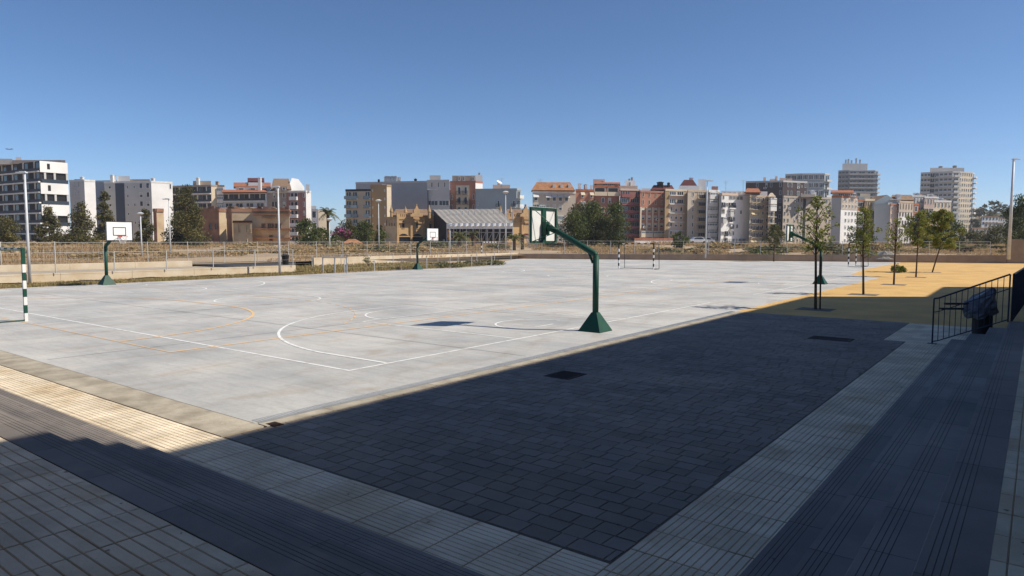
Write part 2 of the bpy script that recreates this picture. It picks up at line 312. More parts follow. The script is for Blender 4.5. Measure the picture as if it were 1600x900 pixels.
tag(q.build('inlet_cover', m_rust), 'little brown inlet cover on the kerb at the near corner of the court', 'drain cover')
# ------------------------------------------------------------------ tactile strips
def tac_mesh(L, w, nb, gg=0.0035):              # bars run along x
    q = MB(); q.box((0.002, 0.0008, -0.03), (L-0.0025, w-0.0008, -0.004), 1); p = (w-0.0016)/nb
    for i in range(nb):
        y0 = 0.0008+i*p+gg; y1 = 0.0008+(i+1)*p-gg; b = 0.003; k = len(q.v); e = 0.006
        q.v += [(e,y0,-.004),(L-e,y0,-.004),(L-e,y1,-.004),(e,y1,-.004),(e+b,y0+b,0),(L-e-b,y0+b,0),(L-e-b,y1-b,0),(e+b,y1-b,0)]
        for f in ((4,5,6,7),(0,1,5,4),(1,2,6,5),(2,3,7,6),(3,0,4,7)): q.f.append(tuple(k+i2 for i2 in f)); q.m.append(0); q.t.append(0)
    return q.mesh('tactile_tile', [m_tac, m_tacj])
t30 = tac_mesh(0.4, 0.30, 5); t44 = tac_mesh(0.4, 0.293, 5); t38 = tac_mesh(0.4, 0.4, 5, 0.004)
def strip(name, x0, y0, nx, ny, me, L, w, z, along='x'):
    q = MB()
    if along == 'x': q.box((x0 - nx*L, y0, z-.2), (x0, y0 + ny*w, z-.009))
    else: q.box((x0 - nx*w, y0, z-.2), (x0, y0+ny*L, z-.009))
    p = struct(name, q, m_bed)
    for i in range(nx):
        for j in range(ny):
            if along == 'x': o = obj('tactile_tile', me, p, loc=(x0-(i+1)*L, y0+j*w, z + random.uniform(-.0015, .0015)))
            else: o = obj('tactile_tile', me, p, loc=(x0-i*w, y0+j*L, z + random.uniform(-.0015, .0015)), rz=math.pi/2)
    return p
strip('tactile_paving_front', -2.31, 3.27, 74, 3, t30, 0.4, 0.30, 0.0)
strip('tactile_paving_side', -1.43, 3.27, 3, 46, t44, 0.4, 0.293, 0.0, 'y')
strip('tactile_paving_end', -0.4, 21.68-4.4, 0, 0, t44, .4, .293, 0.0, 'y') if 0 else None
strip('tactile_paving_end', -0.42, 17.62 + 0.05, 8, 10, t44, 0.4, 0.293, 0.0, 'y')
strip('tactile_paving_landing', 0.0, 1.93-2.4, 33, 6, t38, 0.4, 0.4, 0.6)
strip('tactile_paving_upper', 1.06, 1.94, 3, 50, t38, 0.4, 0.4, 0.6, 'y')
# ------------------------------------------------------------------ steps
steps = empty('granite_steps', (-1.43, 3.27, 0), label='broad flight of four low grey granite steps wrapping round the paved yard', cat='steps')
def tread(L, w, h):
    q = MB(); pr = [(0, -h), (0, -0.004), (0.004, 0)]; x = 0.045
    for i in range(4): pr += [(x, 0), (x+.001, -.003), (x+.004, -.003), (x+.005, 0)]; x += 0.034
    pr += [(w, 0), (w, -h)]; n = len(pr); a = 0.0025
    q.v = [(p[0], a, p[1]) for p in pr] + [(p[0], L-a, p[1]) for p in pr]
    for i in range(n):
        j = (i+1) % n; q.f.append((i, i+n, j+n, j)); dk = (i >= 3 and i < 19 and (i-3) % 4 in (0, 1, 2)); q.m.append(1 if dk else 0); q.t.append(0)
    q.f.append(tuple(range(n))); q.m.append(0); q.t.append(0); q.f.append(tuple(range(n, 2*n))[::-1]); q.m.append(0); q.t.append(0)
    return q.mesh('tread_slab', [m_gran, m_gran_d])
TM = {L: tread(L, 0.338, 0.16) for L in (0.8, 1.0, 1.2, 1.6)}
TM2 = {L: tread(L, 0.306, 0.16) for L in (0.8, 1.0, 1.2, 1.6)}
for k in range(1, 5):
    z = 0.15*k; xk = -1.43 + 0.33*(k-1); yk = 3.27 - 0.343*(k-1); tm = TM2 if k == 4 else TM
    y = yk - 0.338 if k < 4 else yk-0.306
    while y < 17.3:
        L = random.choice((0.8, 1.0, 1.2)); 
        if 17.62 - y < 1.5: L = min((0.8, 1.0, 1.2, 1.6), key=lambda a: abs(a-(17.62-y)))
        obj('tread_slab', tm[L], steps, loc=(xk+1.43, y-3.27, z)); y += L
    x = xk - 0.002
    while x > -30:
        L = random.choice((1.0, 1.2, 1.6)); x -= L
        o = obj('tread_slab', tm[L], steps, loc=(x+1.43+L, yk-3.27, z), rz=0); o.rotation_euler.z = 0
        o.rotation_euler.z = -math.pi/2; o.location = (x+1.43, yk-3.27, z)
q = MB()
for k in range(1, 5):
    z = 0.15*k-0.161; xk = -1.43 + 0.33*(k-1)+.01; yk = 3.27 - 0.343*(k-1)-.01
    if k > 1: q.box((-30, -8, z-.15+.001), (4, yk, z)); q.box((xk, yk, z-.15+.001), (4, 17.6, z-.001))
q.build('step_core', m_mort, steps)
q = MB(); q.box((-30, -8, 0.3), (4, -0.471, 0.598)); q.box((0.001, -0.471, 0.3), (4, 1.939, .598)); q.box((1.062, 1.939, 0.3), (4, 17.6, 0.598)); q.box((-0.14, 17.625, -0.19), (4, 36, 0.57)); struct('upper_landing', q, m_gran)
# ------------------------------------------------------------------ building whose shade covers the yard, plus added sky blockers (outside the picture)
HB = 12.0; ox, oy = HB*0.885/0.98, HB*0.465/0.98
P1 = g(1265, 463); P2 = g(1447, 463.3); P3 = g(1475, 448); P4 = g(1640, 448)
x0 = -7.36
poly = [(x0+ox, -30), (x0+ox, P1.y+oy), (P2.x+ox, P2.y+oy), (P3.x+ox-0.05, P3.y+oy), (P4.x+ox+8, P4.y+oy+6), (30, 30), (30, -30)]
nb = empty('school_building', (x0+ox, 0, 0.55), label='long cream rendered building rising beside the upper landing', cat='building')
q = MB(); q.prism(poly, 0.55, HB-0.25); q.build('wall', mat('cream_school_wall', (0.62, 0.55, 0.45), 0.9, scale=3), nb)
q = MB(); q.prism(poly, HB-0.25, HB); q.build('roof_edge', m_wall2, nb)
q = MB(); q.prism([(.35, .6), (x0+ox-.01, .6), (x0+ox-.01, 30), (.35, 30)], 3.6, 3.85); q.prism([(-22, -5), (x0+ox-.01, -5), (x0+ox-.01, .598), (-22, .598)], 3.6, 3.85); cn = q.build('added_canopy', m_wh, nb)  # unseen roof slabs added to keep blue sky light off the landing
q = MB(); q.prism([(-22, -9), (x0+ox-.02, -9), (x0+ox-.02, -5.01), (-22, -5.01)], .55, 5.2); q.build('added_rear_wing', MATS['cream_school_wall'], nb)  # unseen wing added behind the landing to block sky light
for x in (-21.6, -16, -10.5, -5): q = MB(); q.tube([(x, -1.0, .6), (x, -1.0, 3.6)], .11, 12); q.build('added_canopy_column', m_wh, nb)  # supports for the added roof slabs, also out of view
# ------------------------------------------------------------------ basketball hoops
def hoop_parts(name, loc, rz, label, s=1.0):
    # local: pole at origin, arm reaches towards -x, board face towards -x
    t = empty(name, loc, rz, label=label, cat='basketball hoop', group='green basketball hoops around the courts')
    q = MB(); b = .31; z = 0.47; c = .075
    q.v = [(-b,-b,0),(b,-b,0),(b,b,0),(-b,b,0),(-b,-b,.015),(b,-b,.015),(b,b,.015),(-b,b,.015),(-c,-c,z),(c,-c,z),(c,c,z),(-c,c,z)]
    q.f = [(0,1,5,4),(1,2,6,5),(2,3,7,6),(3,0,4,7),(4,5,9,8),(5,6,10,9),(6,7,11,10),(7,4,8,11),(8,9,10,11),(3,2,1,0)]; q.m=[0]*10; q.t=[0]*10
    q.build('base', m_green, t, loc=(0,0,0))
    q = MB(); q.tube([(0,0,.42),(0,0,1.90)], .077, 16); q.build('pole', m_green, t, loc=(0,0,0), smooth=True)
    q = MB(); q.tube([(0.0,0,1.84),(-.03,0,1.93),(-1.50,0,2.66)], [.08,.08,.062], 14); q.tube([(-1.2,0,2.505),(-1.55,0,2.64)], .075, 10); q.tube([(-.09,0,1.70),(-.22,0,1.98)], .03, 6)
    q.build('arm', m_green, t, loc=(0,0,0), smooth=True)
    q = MB(); X = -1.62; z0, z1 = 2.20, 3.12
    for (ya, yb, za, zb) in ((-.6,-.55,z0,z1),(.55,.6,z0,z1),(-.55,.55,z0,z0+.05),(-.55,.55,z1-.05,z1),(-.085,.085,z0+.05,z1-.05)): q.box((X+.012, ya, za), (X+.052, yb, zb))
    for (y1, zz) in ((-.53, z1-.03), (.53, z1-.03), (-.50, z0+.04), (.50, z0+.04)): q.tube([(X+.05, y1, zz), (-1.12, 0, 2.50)], .011, 5)
    q.box((X+.052, -.09, 2.40), (-1.46, .09, 2.75)); q.build('support_frame', m_green, t, loc=(0,0,0))
    bd = MB(); bd.box((X-.01, -.61, z0-.01), (X+.0118, .61, z1+.01)); bo = bd.build('backboard', m_board, t, loc=(0,0,0))
    q = MB(); xx = X-.014
    for (ya, yb, za, zb) in ((-.61,-.575,z0-.01,z1+.01),(.575,.61,z0-.01,z1+.01),(-.575,.575,z0-.01,z0+.025),(-.575,.575,z1-.025,z1+.01),(-.30,-.265,2.44,2.85),(.265,.30,2.44,2.85),(-.265,.265,2.44,2.475),(-.265,.265,2.815,2.85)): q.box((xx, ya, za), (X-.0102, yb, zb))
    q.build('black_outline', m_black, bo, loc=(0,0,0))
    q = MB(); cx = X-.32; q.tube([(cx+.225*math.cos(a), .225*math.sin(a), 2.42) for a in [2*math.pi*i/20 for i in range(21)]], .011, 6)
    q.box((X-.11, -.07, 2.36), (X-.014, .07, 2.43)); q.build('rim', m_red, t, loc=(0,0,0))
    q = MB(); n = 12
    for i in range(n):
        for sg in (1, -1):
            pp = []
            for k in range(5):
                a = 2*math.pi*(i+sg*k*.5)/n; r = .22-.028*k; pp.append((cx+r*math.cos(a), r*math.sin(a), 2.42-.09*k))
            q.tube(pp, .0035, 3, cap=False)
    q.build('net', m_net, t, loc=(0,0,0)); return t
h1 = hoop_parts('basketball_hoop', (-8.77, 14.91, 0), 0, 'nearest green basketball hoop, seen from behind, standing beside the drain')
h2 = copy_tree(h1, label='green hoop half hidden behind the first young tree, seen from behind'); h2.location = (-9.03, 38.3, 0)
h3 = copy_tree(h1, label='green hoop standing by the grass strip in front of the low cream wall, facing us'); h3.location = (-37.0, 15.0, 0); h3.rotation_euler.z = math.pi
h4 = copy_tree(h1, label='small distant green hoop in front of the fenced weedy plot and ochre station building'); h4.location = (-37.6, 37.3, 0); h4.rotation_euler.z = math.pi
# ------------------------------------------------------------------ goals
def goal(loc, rz, dark, label, w=3.0, n=9, hgt=2.03):
    # local: mouth in the plane y=0, centred on x, net frame goes to +y
    t = empty('handball_goal', loc, rz, label=label, cat='goal', group='striped handball goals')
    q = None
    for sx in (-1, 1):
        q = MB(); st = hgt/n; x = sx*w/2
        for i in range(n): q.box((x-.04, -.04, i*st), (x+.04, .04, (i+1)*st), (1 if i == n-1 else i % 2))
        q.build('post', [m_wpaint, dark], t, loc=(0,0,0))
    q = MB(); m_ = 11 if w > 2 else 9; L = (w-.08)/m_
    for i in range(m_): q.box((-w/2+.04+i*L, -.04, hgt-.08), (-w/2+.04+(i+1)*L, .04, hgt), (i+1) % 2)
    q.build('crossbar', [m_wpaint, dark], t, loc=(0,0,0))
    for sx in (-1, 1):
        q = MB(); x = sx*w/2; q.tube([(x, .04, .03), (x, 1.0, .03)], .022, 6); q.tube([(x, 1.0, .03), (x, .9, hgt-.05)], .02, 6); q.tube([(x, .04, hgt-.05), (x, .9, hgt-.05)], .02, 6)
        q.build('side_frame', dark, t, loc=(0,0,0))
    q = MB(); q.tube([(-w/2, 1.0, .03), (w/2, 1.0, .03)], .022, 6); q.build('ground_bar', dark, t, loc=(0,0,0)); return t
goal((-23.75, 6.9, 0), math.pi, m_green, 'green and white striped goal cut off by the left edge of the photo')
goal((-24.95, 48.5, 0), 0, m_black, 'black and white striped goal in the middle of the far court')
goal((-51.0, 62.4, 0), math.pi/2, m_black, 'distant black and white goal in front of the lit low wall')
goal((-12.9, 65.6, 0), -math.pi/2, m_black, 'distant black and white goal turned sideways behind the young trees')
# ------------------------------------------------------------------ low walls
def wall_run(name, A, B, h0, h1, th, m, label, step, z0=-0.1, parent_kind=None):
    A = Vector(A); B = Vector(B); d = (B-A); L = d.length; d.normalize(); n = Vector((-d.y, d.x))
    t = empty(name, (A.x, A.y, 0), label=label, cat='wall'); k = max(1, round(L/step))
    for i in range(k):
        a = A + d*(L*i/k+.006); b = A + d*(L*(i+1)/k-.006); ha = h0+(h1-h0)*i/k; hb2 = h0+(h1-h0)*(i+1)/k
        q = MB(); q.prism([a, b, b+n*th, a+n*th], z0, (ha+hb2)/2); q.build('wall_panel', m, t)
    q = MB(); q.prism([A+n*.03, B+n*.03, B+n*(th-.03), A+n*(th-.03)], z0, min(h0, h1)-.03); q.build('joint_fill', m_joint, t); return t
wall_run('low_wall', (-40.2, -25), (-40.2, 28.3), .52, .52, .25, m_wall, 'low cream concrete wall behind the strip of grass on the left', 3.6)
wall_run('retaining_wall', (-48.6, -30), (-48.6, 25.5), .72, .72, .25, m_wall, 'orange tinted low wall across the lane behind the first low wall', 4)
wall_run('boundary_wall', (-48.6, 36), (-50.2, 66.8),   .74, .72, .25, m_wall, 'sunlit pale low wall running back to the far left corner of the courts', 4)
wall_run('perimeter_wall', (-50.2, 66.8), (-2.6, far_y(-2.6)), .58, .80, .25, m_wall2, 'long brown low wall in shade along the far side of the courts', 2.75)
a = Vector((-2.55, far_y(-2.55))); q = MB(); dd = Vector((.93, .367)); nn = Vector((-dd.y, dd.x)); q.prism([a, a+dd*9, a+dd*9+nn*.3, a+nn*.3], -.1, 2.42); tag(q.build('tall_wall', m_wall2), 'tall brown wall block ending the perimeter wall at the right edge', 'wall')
# lane, ramp, weedy plot
q = MB(); q.box((-48.3, -25, -.2), (-40.5, 28.3, .33)); struct('gravel_lane', q, mat('pale_gravel', (.42, .36, .28), .95, scale=2, bump=.3))
q = MB(); q.prism([(-48.3, 25.6), (-42.0, 26.0), (-42.0, 28.2), (-48.3, 34)], .0, .44); struct('asphalt_ramp', q, m_asph)
q = MB(); q.prism([(-40.2, -12), (-37.61, -12), (-37.61, 30), (-37.9, 44), (-41.2, 51), (-50, 66), (-48.4, 36), (-48.4, 28.32), (-40.2, 28.32)], -.2, -.004); struct('grass_verge', q, m_dirt)
# ------------------------------------------------------------------ scrub field
p0 = Vector((-50.2, 66.8)); dn = Vector((-0.3685, 0.9296))
def outside(x, y): return max(-(x + 48.9), dn.x*(x-p0.x) + dn.y*(y-p0.y) - .3)
def hn(x, y): return math.sin(x*.21+1)*math.cos(y*.17)*.5 + math.sin(x*.07+y*.09)*.5
def field_z(x, y):
    s = outside(x, y)
    if s <= 0: return -0.5
    d = FW.x*x + FW.y*y
    return 0.50 + min(s/50, 1)*0.75 + hn(x, y)*0.16*min(s/12, 1)
q = MB(); stp = 2.5; idx = {}
for i in range(-140, 40):
    for j in range(-30, 110):
        x, y = i*stp, j*stp
        cs = [(x, y), (x+stp, y), (x+stp, y+stp), (x, y+stp)]
        if min(outside(*c) for c in cs) < 0.0: continue
        ff = []
        for c in cs:
            if c not in idx: idx[c] = len(q.v); q.v.append((c[0], c[1], field_z(*c)))
            ff.append(idx[c])
        q.f.append(tuple(ff)); q.m.append(0); q.t.append(0)
struct('waste_ground', q, m_dirt)
# slope between wall and first field row
q = MB(); q.quad([(-48.9, -60, .45), (-48.9, 66.8, .45), (-53.5, 68, .58), (-53.5, -60, .58)])
for x in range(-55, 42, 5): q.quad([(x, far_y(x)+.2, .45), (x+5, far_y(x+5)+.2, .45), (x+5, far_y(x+5)+5.5, .6), (x, far_y(x)+5.5, .6)])
struct('waste_ground_bank', q, m_dirt)
def blades(n, sampler, hmin, hmax, wd, k=4):
    V = []; Fc = []; T = []
    for i in range(n):
        x, y, z, hh = sampler()
        if z is None: continue
        t0 = random.random()*.75
        for b in range(k):
            a = random.uniform(0, 6.28); dx, dy = math.cos(a), math.sin(a); h = hh*random.uniform(hmin, hmax); o = random.uniform(0, .25)*hh*1.5
            bx, by = x+dx*o, y+dy*o; ln = random.uniform(.1, .5)*h; c = random.uniform(0, 6.28); wx, wy = math.cos(c)*wd*hh, math.sin(c)*wd*hh
            kk = len(V); V += [(bx-wx, by-wy, z-.05), (bx+wx, by+wy, z-.05), (bx+dx*ln+wx*.6, by+dy*ln+wy*.6, z+h*.75), (bx+dx*ln*1.6, by+dy*ln*1.6, z+h)]
            Fc.append((kk, kk+1, kk+2, kk+3)); T.append(min(1, t0+random.random()*.25))
    me = bpy.data.meshes.new('blades'); me.from_pydata(V, [], Fc); at = me.attributes.new('tone', 'FLOAT', 'FACE'); at.data.foreach_set('value', T); return me
def samp_field():
    px = random.uniform(-40, 1640); d = 46 + (random.random()**1.3)*105
    p = G(px, d); s = outside(p.x, p.y)
    if s < .3 or hn(p.x*1.7+5, p.y*1.7) < -.25: return 0, 0, None, 0
    return p.x, p.y, field_z(p.x, p.y), (0.24 if s > 3 else .15)*(0.9+0.7*hn(p.x*3, p.y*2.3))*(1+d/150)
me = blades(46000, samp_field, .6, 1.3, .11, 4); me.materials.append(m_straw); obj('dry_grass', me, kind='stuff')
def samp_verge():
    y = random.uniform(0, 46); 
    x = random.uniform(-40.1, -37.75) if y < 28 else random.uniform(-47.5, -37.9)
    return x, y, 0, random.uniform(.05, .16) if y < 28 else random.uniform(.08, .28)
me = blades(14000, samp_verge, .6, 1.2, .10, 4); me.materials.append(m_grass); obj('verge_grass', me, kind='stuff')
# creeping hose/cable line along wall foot
q = MB(); q.tube([(-39.2+.25*math.sin(i*.9)+.1*math.sin(i*2.3), -6+i*.9, .10+.05*math.sin(i*1.7)) for i in range(39)], .03, 6); tag(q.build('irrigation_hose', m_black, smooth=True), 'black hose snaking over the grass at the foot of the cream wall', 'hose')
# ------------------------------------------------------------------ fences
m_fpost = mat('fence_post_grey', (0.55, 0.55, 0.53), .6)
def fence(A, B, zfun, h, step, label, name='mesh_fence', wires=6, vert=.25, r=.03, group=None):
    A = Vector(A); B = Vector(B); L = (B-A).length; d = (B-A)/L; t = empty(name, (A.x, A.y, 0), label=label, cat='fence', group=group)
    k = round(L/step); pm = MB(); pm.tube([(0,0,0),(0,0,h+.05)], r, 6); pme = pm.mesh('post', m_fpost)
    for i in range(k+1):
        p = A+d*(L*i/k); obj('post', pme, t, loc=(p.x-A.x, p.y-A.y, zfun(p)))
    q = MB()
    for i in range(k):
        a = A+d*(L*i/k); b = A+d*(L*(i+1)/k); za, zb = zfun(a), zfun(b)
        for j in range(wires+1): q.tube([(a.x, a.y, za+.05+(h-.05)*j/wires), (b.x, b.y, zb+.05+(h-.05)*j/wires)], .005 if j < wires else .014, 3, cap=False)
        n = int((b-a).length/vert)
        for j in range(1, n): p = a+(b-a)*(j/n); z = za+(zb-za)*j/n; q.tube([(p.x, p.y, z+.05), (p.x, p.y, z+h)], .004, 3, cap=False)
    q.build('wire_mesh', m_fpost, t, kind='stuff'); return t
fence((-40.08, -6), (-40.08, 28), lambda p: .52, 1.05, 2.9, 'thin post and wire fence on top of the cream low wall', wires=3, vert=99)
fence((-48.9, -6), (-50.4, 66), lambda p: .5, 1.55, 2.9, 'tall wire mesh fence behind the left hand walls', vert=.3)
fence((-50.3, 67.3), (-4, far_y(-4)+.5), lambda p: .5, 1.65, 2.75, 'long wire mesh fence rising behind the far brown wall', vert=.3)
fence((-37.9, 30.6), (-37.8, 46.5), lambda p: 0, .85, 2.75, 'short post and wire fence around the weedy plot behind the distant hoop', wires=3, vert=99)
fence((-44.5, 30), (-44.5, 58), lambda p: .1, .95, 2.9, 'row of slim fence posts across the back of the weedy plot', wires=3, vert=99)
t = empty('steel_barrier', (-37.6, 29.6, 0), label='grey tubular steel barrier with three legs at the end of the low wall', cat='barrier')
for i in range(3):
    q = MB(); q.tube([(-38.3+.62*i, 29.1+.5*i, 0), (-38.3+.62*i, 29.1+.5*i, 1.05)], .045, 8); q.build('leg', m_steel, t)
q = MB(); q.tube([(-38.35, 29.06, 1.07), (-37.0, 30.14, 1.07)], .045, 8); q.build('top_rail', m_steel, t)
# litter bin on the lane
t = empty('litter_bin', (-41.0, 28.05, .40), label='dark round litter bin standing on the lane beside the end of the low wall', cat='bin')
q = MB(); q.tube([(0,0,-.3),(0,0,.1)], .04, 8); q.build('post', m_black, t, loc=(0,0,0))
q = MB(); q.tube([(0,0,.02),(0,0,.06),(0,0,.75)], [.16,.19,.25], 16); q.build('body', m_black, t, loc=(0,0,0)); q = MB(); q.tube([(0,0,.76),(0,0,.80),(0,0,.88)], [.27,.27,.15], 16); q.build('lid', m_black, t, loc=(0,0,0))
# ------------------------------------------------------------------ lamps
def lamp(px, d, ytop, label, head='flat', zb=0.0, r=(.08, .045)):
    p = G(px, d); zt = Z(px, ytop, d); t = empty('street_lamp', (p.x, p.y, zb), label=label, cat='street lamp', group='slim grey street lamps')
    q = MB(); q.tube([(0,0,0),(0,0,zt-zb)], list(r), 10); q.build('pole', m_lamp, t, loc=(0,0,0), smooth=True)
    q = MB(); s = max(.8, d/60)
    if head == 'flat':
        u = RT*-1 if px < 500 else RT
        a = math.atan2(u.y, u.x); mx = Matrix.Translation((0,0,zt-zb)) @ Matrix.Rotation(a, 4, 'Z')
        q.box((-.12*s, -.11*s, -.02), (.5*s, .11*s, .05*s), mx=mx); q.box((-.05*s, -.07*s, .05*s), (.3*s, .07*s, .09*s), mx=mx)
    else: q.tube([(0,0,zt-zb-.02),(0,0,zt-zb+.12*s),(0,0,zt-zb+.22*s)], [.14*s,.30*s,.12*s], 12); 
    q.build('lamp_head', m_lamp, t, loc=(0,0,0)); return t
lamp(42, 34.3, 271, 'tallest street lamp at the left edge in front of the white apartment block')
lamp(435, 43.7, 293, 'street lamp standing at the low cream wall by the litter bin')
lamp(264.5, 62, 312, 'street lamp in front of the big dark conifer', zb=.5)
lamp(219.5, 62, 336, 'short lamp with a round white head just right of the hoop board', 'round', .5)
lamp(514, 80, 345, 'short round headed lamp in front of the green bushes and palm', 'round', .5)
lamp(591, 84, 316, 'lamp post between the tan apartment block and the ochre station', 'round', .5)
lamp(702, 84, 352, 'thin lamp post before the canvas tent roof', 'flat', .5)
lamp(789, 91, 303, 'lamp post in front of the pale blue apartment block beside the tent', 'round', .5)
lamp(1102, 73, 284, 'lamp post rising before the tan apartment houses at the far brown wall', 'flat', .4)
lamp(1576, 69, 251, 'tall thick white lamp post at the right edge by the tall wall', 'flat', .4, r=(.17, .10))
# ------------------------------------------------------------------ railing, wrapped bin
rl = empty('stair_railing', (-1.8, 17.68, 0), label='dark steel railing with thin balusters at the far end of the steps', cat='railing')
def zr(x): return max(0, min(.58, (x+1.75)*.46))
X0, X1, YR = -1.8, -.46, 17.68
for (o, nm, r) in ((1.0, 'handrail', .018), (.70, 'mid_rail', .009), (.05, 'bottom_rail', .012)):
    q = MB(); q.tube([(X0, YR, zr(X0)+o), (X0+.1, YR, zr(X0+.1)+o), (X1, YR, zr(X1)+o)], r, 8); q.build(nm, m_rail, rl)
for i in range(14):
    x = X0+(X1-X0)*i/13; q = MB(); e = i in (0, 13); q.tube([(x, YR, zr(x)+(0 if e else .05)), (x, YR, zr(x)+1.0)], .018 if e else .008, 6); q.build('baluster' if not e else 'end_post', m_rail, rl)
q = MB(); q.box((X0-.09, YR-.05, 0), (X0+.09, YR+.05, .012)); q.build('foot_plate', m_rail, rl)
rl2 = empty('landing_railing', (-.4, 17.72, .58), label='long dark railing running away along the edge of the upper landing, seen end on', cat='railing')
for (o, nm, r) in ((1.58, 'handrail', .02), (.66, 'bottom_rail', .014)):
    q = MB(); q.tube([(-.40, 17.72, o), (-.26, 23.2, o)], r, 8); q.build(nm, m_rail, rl2)
for i in range(46):
    f = i/45; q = MB(); x = -.40+.14*f; y = 17.72+5.48*f; q.box((x-.02, y-.006, .60), (x+.02, y+.006, 1.58)); q.build('baluster', m_rail, rl2)
wb = empty('wrapped_bin', (-1.02, 20.0, 0), label='dark bin wrapped in a blue grey plastic sheet behind the stair railing', cat='bin')
q = MB(); q.tube([(0,0,0),(0,0,.05),(0,0,.72),(0,0,.74)], [.19,.21,.21,.19], 18); q.build('body', m_black, wb, loc=(0,0,0))
q = MB(); n = 18; ringz = [.50,.56,.62,.72,.84,.96,1.06,1.14]; k0 = 0
for k, z in enumerate(ringz):
    for j in range(n):
        a = 2*math.pi*j/n; base = [.235,.26,.28,.27,.23,.17,.10,.015][k]; sk = 1+.16*math.sin(a*3+k)+.10*math.sin(a*7+k*2.1); left = max(0, -(math.cos(a)*RT.x+math.sin(a)*RT.y))
        r = base*sk*(1+left*(.55 if k < 6 else .1)); sh = [0,0,0,0,.04,.10,.17,.22][k]
        q.v.append((r*math.cos(a)+sh*RT.x, r*math.sin(a)+sh*RT.y, z - left*.10*(k < 4) + .03*math.sin(a*5)))
for k in range(len(ringz)-1):
    for j in range(n): q.f.append((k*n+j, k*n+(j+1) % n, (k+1)*n+(j+1) % n, (k+1)*n+j)); q.m.append(0); q.t.append(0)
q.build('plastic_sheet', m_bag, wb, loc=(0,0,0))
for zz, xa in ((.62, -1.02), (.74, -.92)):
    q = MB(); mx = Matrix.Rotation(math.atan2(RT.y, RT.x), 4, 'Z'); q.box((xa, -.04, zz), (-.35, .04, zz+.045), mx=mx); q.build('arm_bar', m_black, wb, loc=(0,0,0))
# ------------------------------------------------------------------ trees
def leaf_mesh(name, clumps, m, n_per, size, flat=.8):
    V = []; T = []
    for (cx, cy, cz, r, tn) in clumps:
        n = max(6, int(n_per*r*r)); u = RNG.normal(size=(n, 3)); u /= np.linalg.norm(u, axis=1)[:, None]; rr = r*RNG.random(n)**.45
        c = np.array([cx, cy, cz]) + u*rr[:, None]*np.array([1, 1, flat]); a = RNG.normal(size=(n, 3)); a /= np.linalg.norm(a, axis=1)[:, None]; b = np.cross(a, RNG.normal(size=(n, 3))); b /= np.linalg.norm(b, axis=1)[:, None]
        s = size*(.6+.8*RNG.random(n))[:, None]; V.append(np.stack([c-a*s, c-b*s*.5, c+a*s, c+b*s*.5], 1).reshape(-1, 3)); T.append(np.clip(tn+RNG.random(n)*.45-.1, 0, 1))
    V = np.concatenate(V); T = np.concatenate(T); n = len(V)//4; me = bpy.data.meshes.new(name); me.from_pydata(V.tolist(), [], np.arange(n*4).reshape(-1, 4).tolist())
    at = me.attributes.new('tone', 'FLOAT', 'FACE'); at.data.foreach_set('value', T.astype(np.float32)); me.materials.append(m); return me
def tree(px, d, ytop, ybot, pw, label, m, kind='broad', zb=0.0, group=None, dens=110, lsz=None, nm='tree', ncl=26, base=None):
    p = Vector(base) if base else G(px, d); d = FW.dot(p) if base else d
    zt = Z(px, ytop, d); z0 = Z(px, ybot, d); R = pw*d/1076/2; t = empty(nm, (p.x, p.y, zb), label=label, cat='tree', group=group)
    hc = zt-z0; cl = []
    for i in range(ncl):
        f = random.random() if kind != 'cone' else random.random()**1.3
        zc = z0-zb+hc*(.08+.84*f)
        if kind == 'cone': rm = R*(1-f*.66); 
        else: rm = R*math.sqrt(max(.05, 1-(2*f-1)**2))
        rad = (hc if hc < 2*R else 2*R)*random.uniform(.13, .24); q = math.sqrt(random.random())*max(.05, rm-rad*.6); a = random.uniform(0, 6.28)
        cl.append((q*math.cos(a), q*math.sin(a), zc, rad*(1 if kind != 'cone' else 1-.45*f), random.random()**1.6*.8))
    if lsz is None: lsz = max(.05, d*.0013)
    R *= 1.2
    tot = sum(c[3]**2 for c in cl); npf = dens*hc*R*2/(lsz*lsz*75)/tot
    obj('crown', leaf_mesh('crown', cl, m, npf, lsz), t, loc=(0,0,0))
    q = MB(); tr = max(.035, R*.05); q.tube([(0,0,-.2), (0,0,(z0-zb)*.6), (random.uniform(-.1,.1)*R, 0, z0-zb+hc*.75)], [tr*1.2, tr, tr*.4], 7)
    for c in cl[:9]: q.tube([(0,0,max(.2, (c[2]-hc*.25))), (c[0]*.5, c[1]*.5, c[2]-hc*.08), (c[0], c[1], c[2])], [tr*.45, tr*.3, tr*.12], 5)
    q.build('trunk', m_bark, t, loc=(0,0,0)); return t
YT = ((-5.82, 24.18, 302, 390, 56, 1274, 'first young street tree nearest us, growing from the shaded sand', 4.2, 30), (-5.83, 32.07, 322, 398, 50, 1348, 'second young tree from the left on the yellow sand', 4.2, 26), (-5.92, 40.31, 338, 386, 34, 1398, 'third young tree with the thinnest brownish crown, beside the green shrub', 4, 22), (-6.04, 49.3, 326, 384, 40, 1433, 'fourth young tree, bright olive crown on a thin reddish trunk', 6, 22), (-6.05, 57.5, 326, 386, 54, 1468, 'last young tree of the row with the widest crown and leaning trunk', 8, 24))
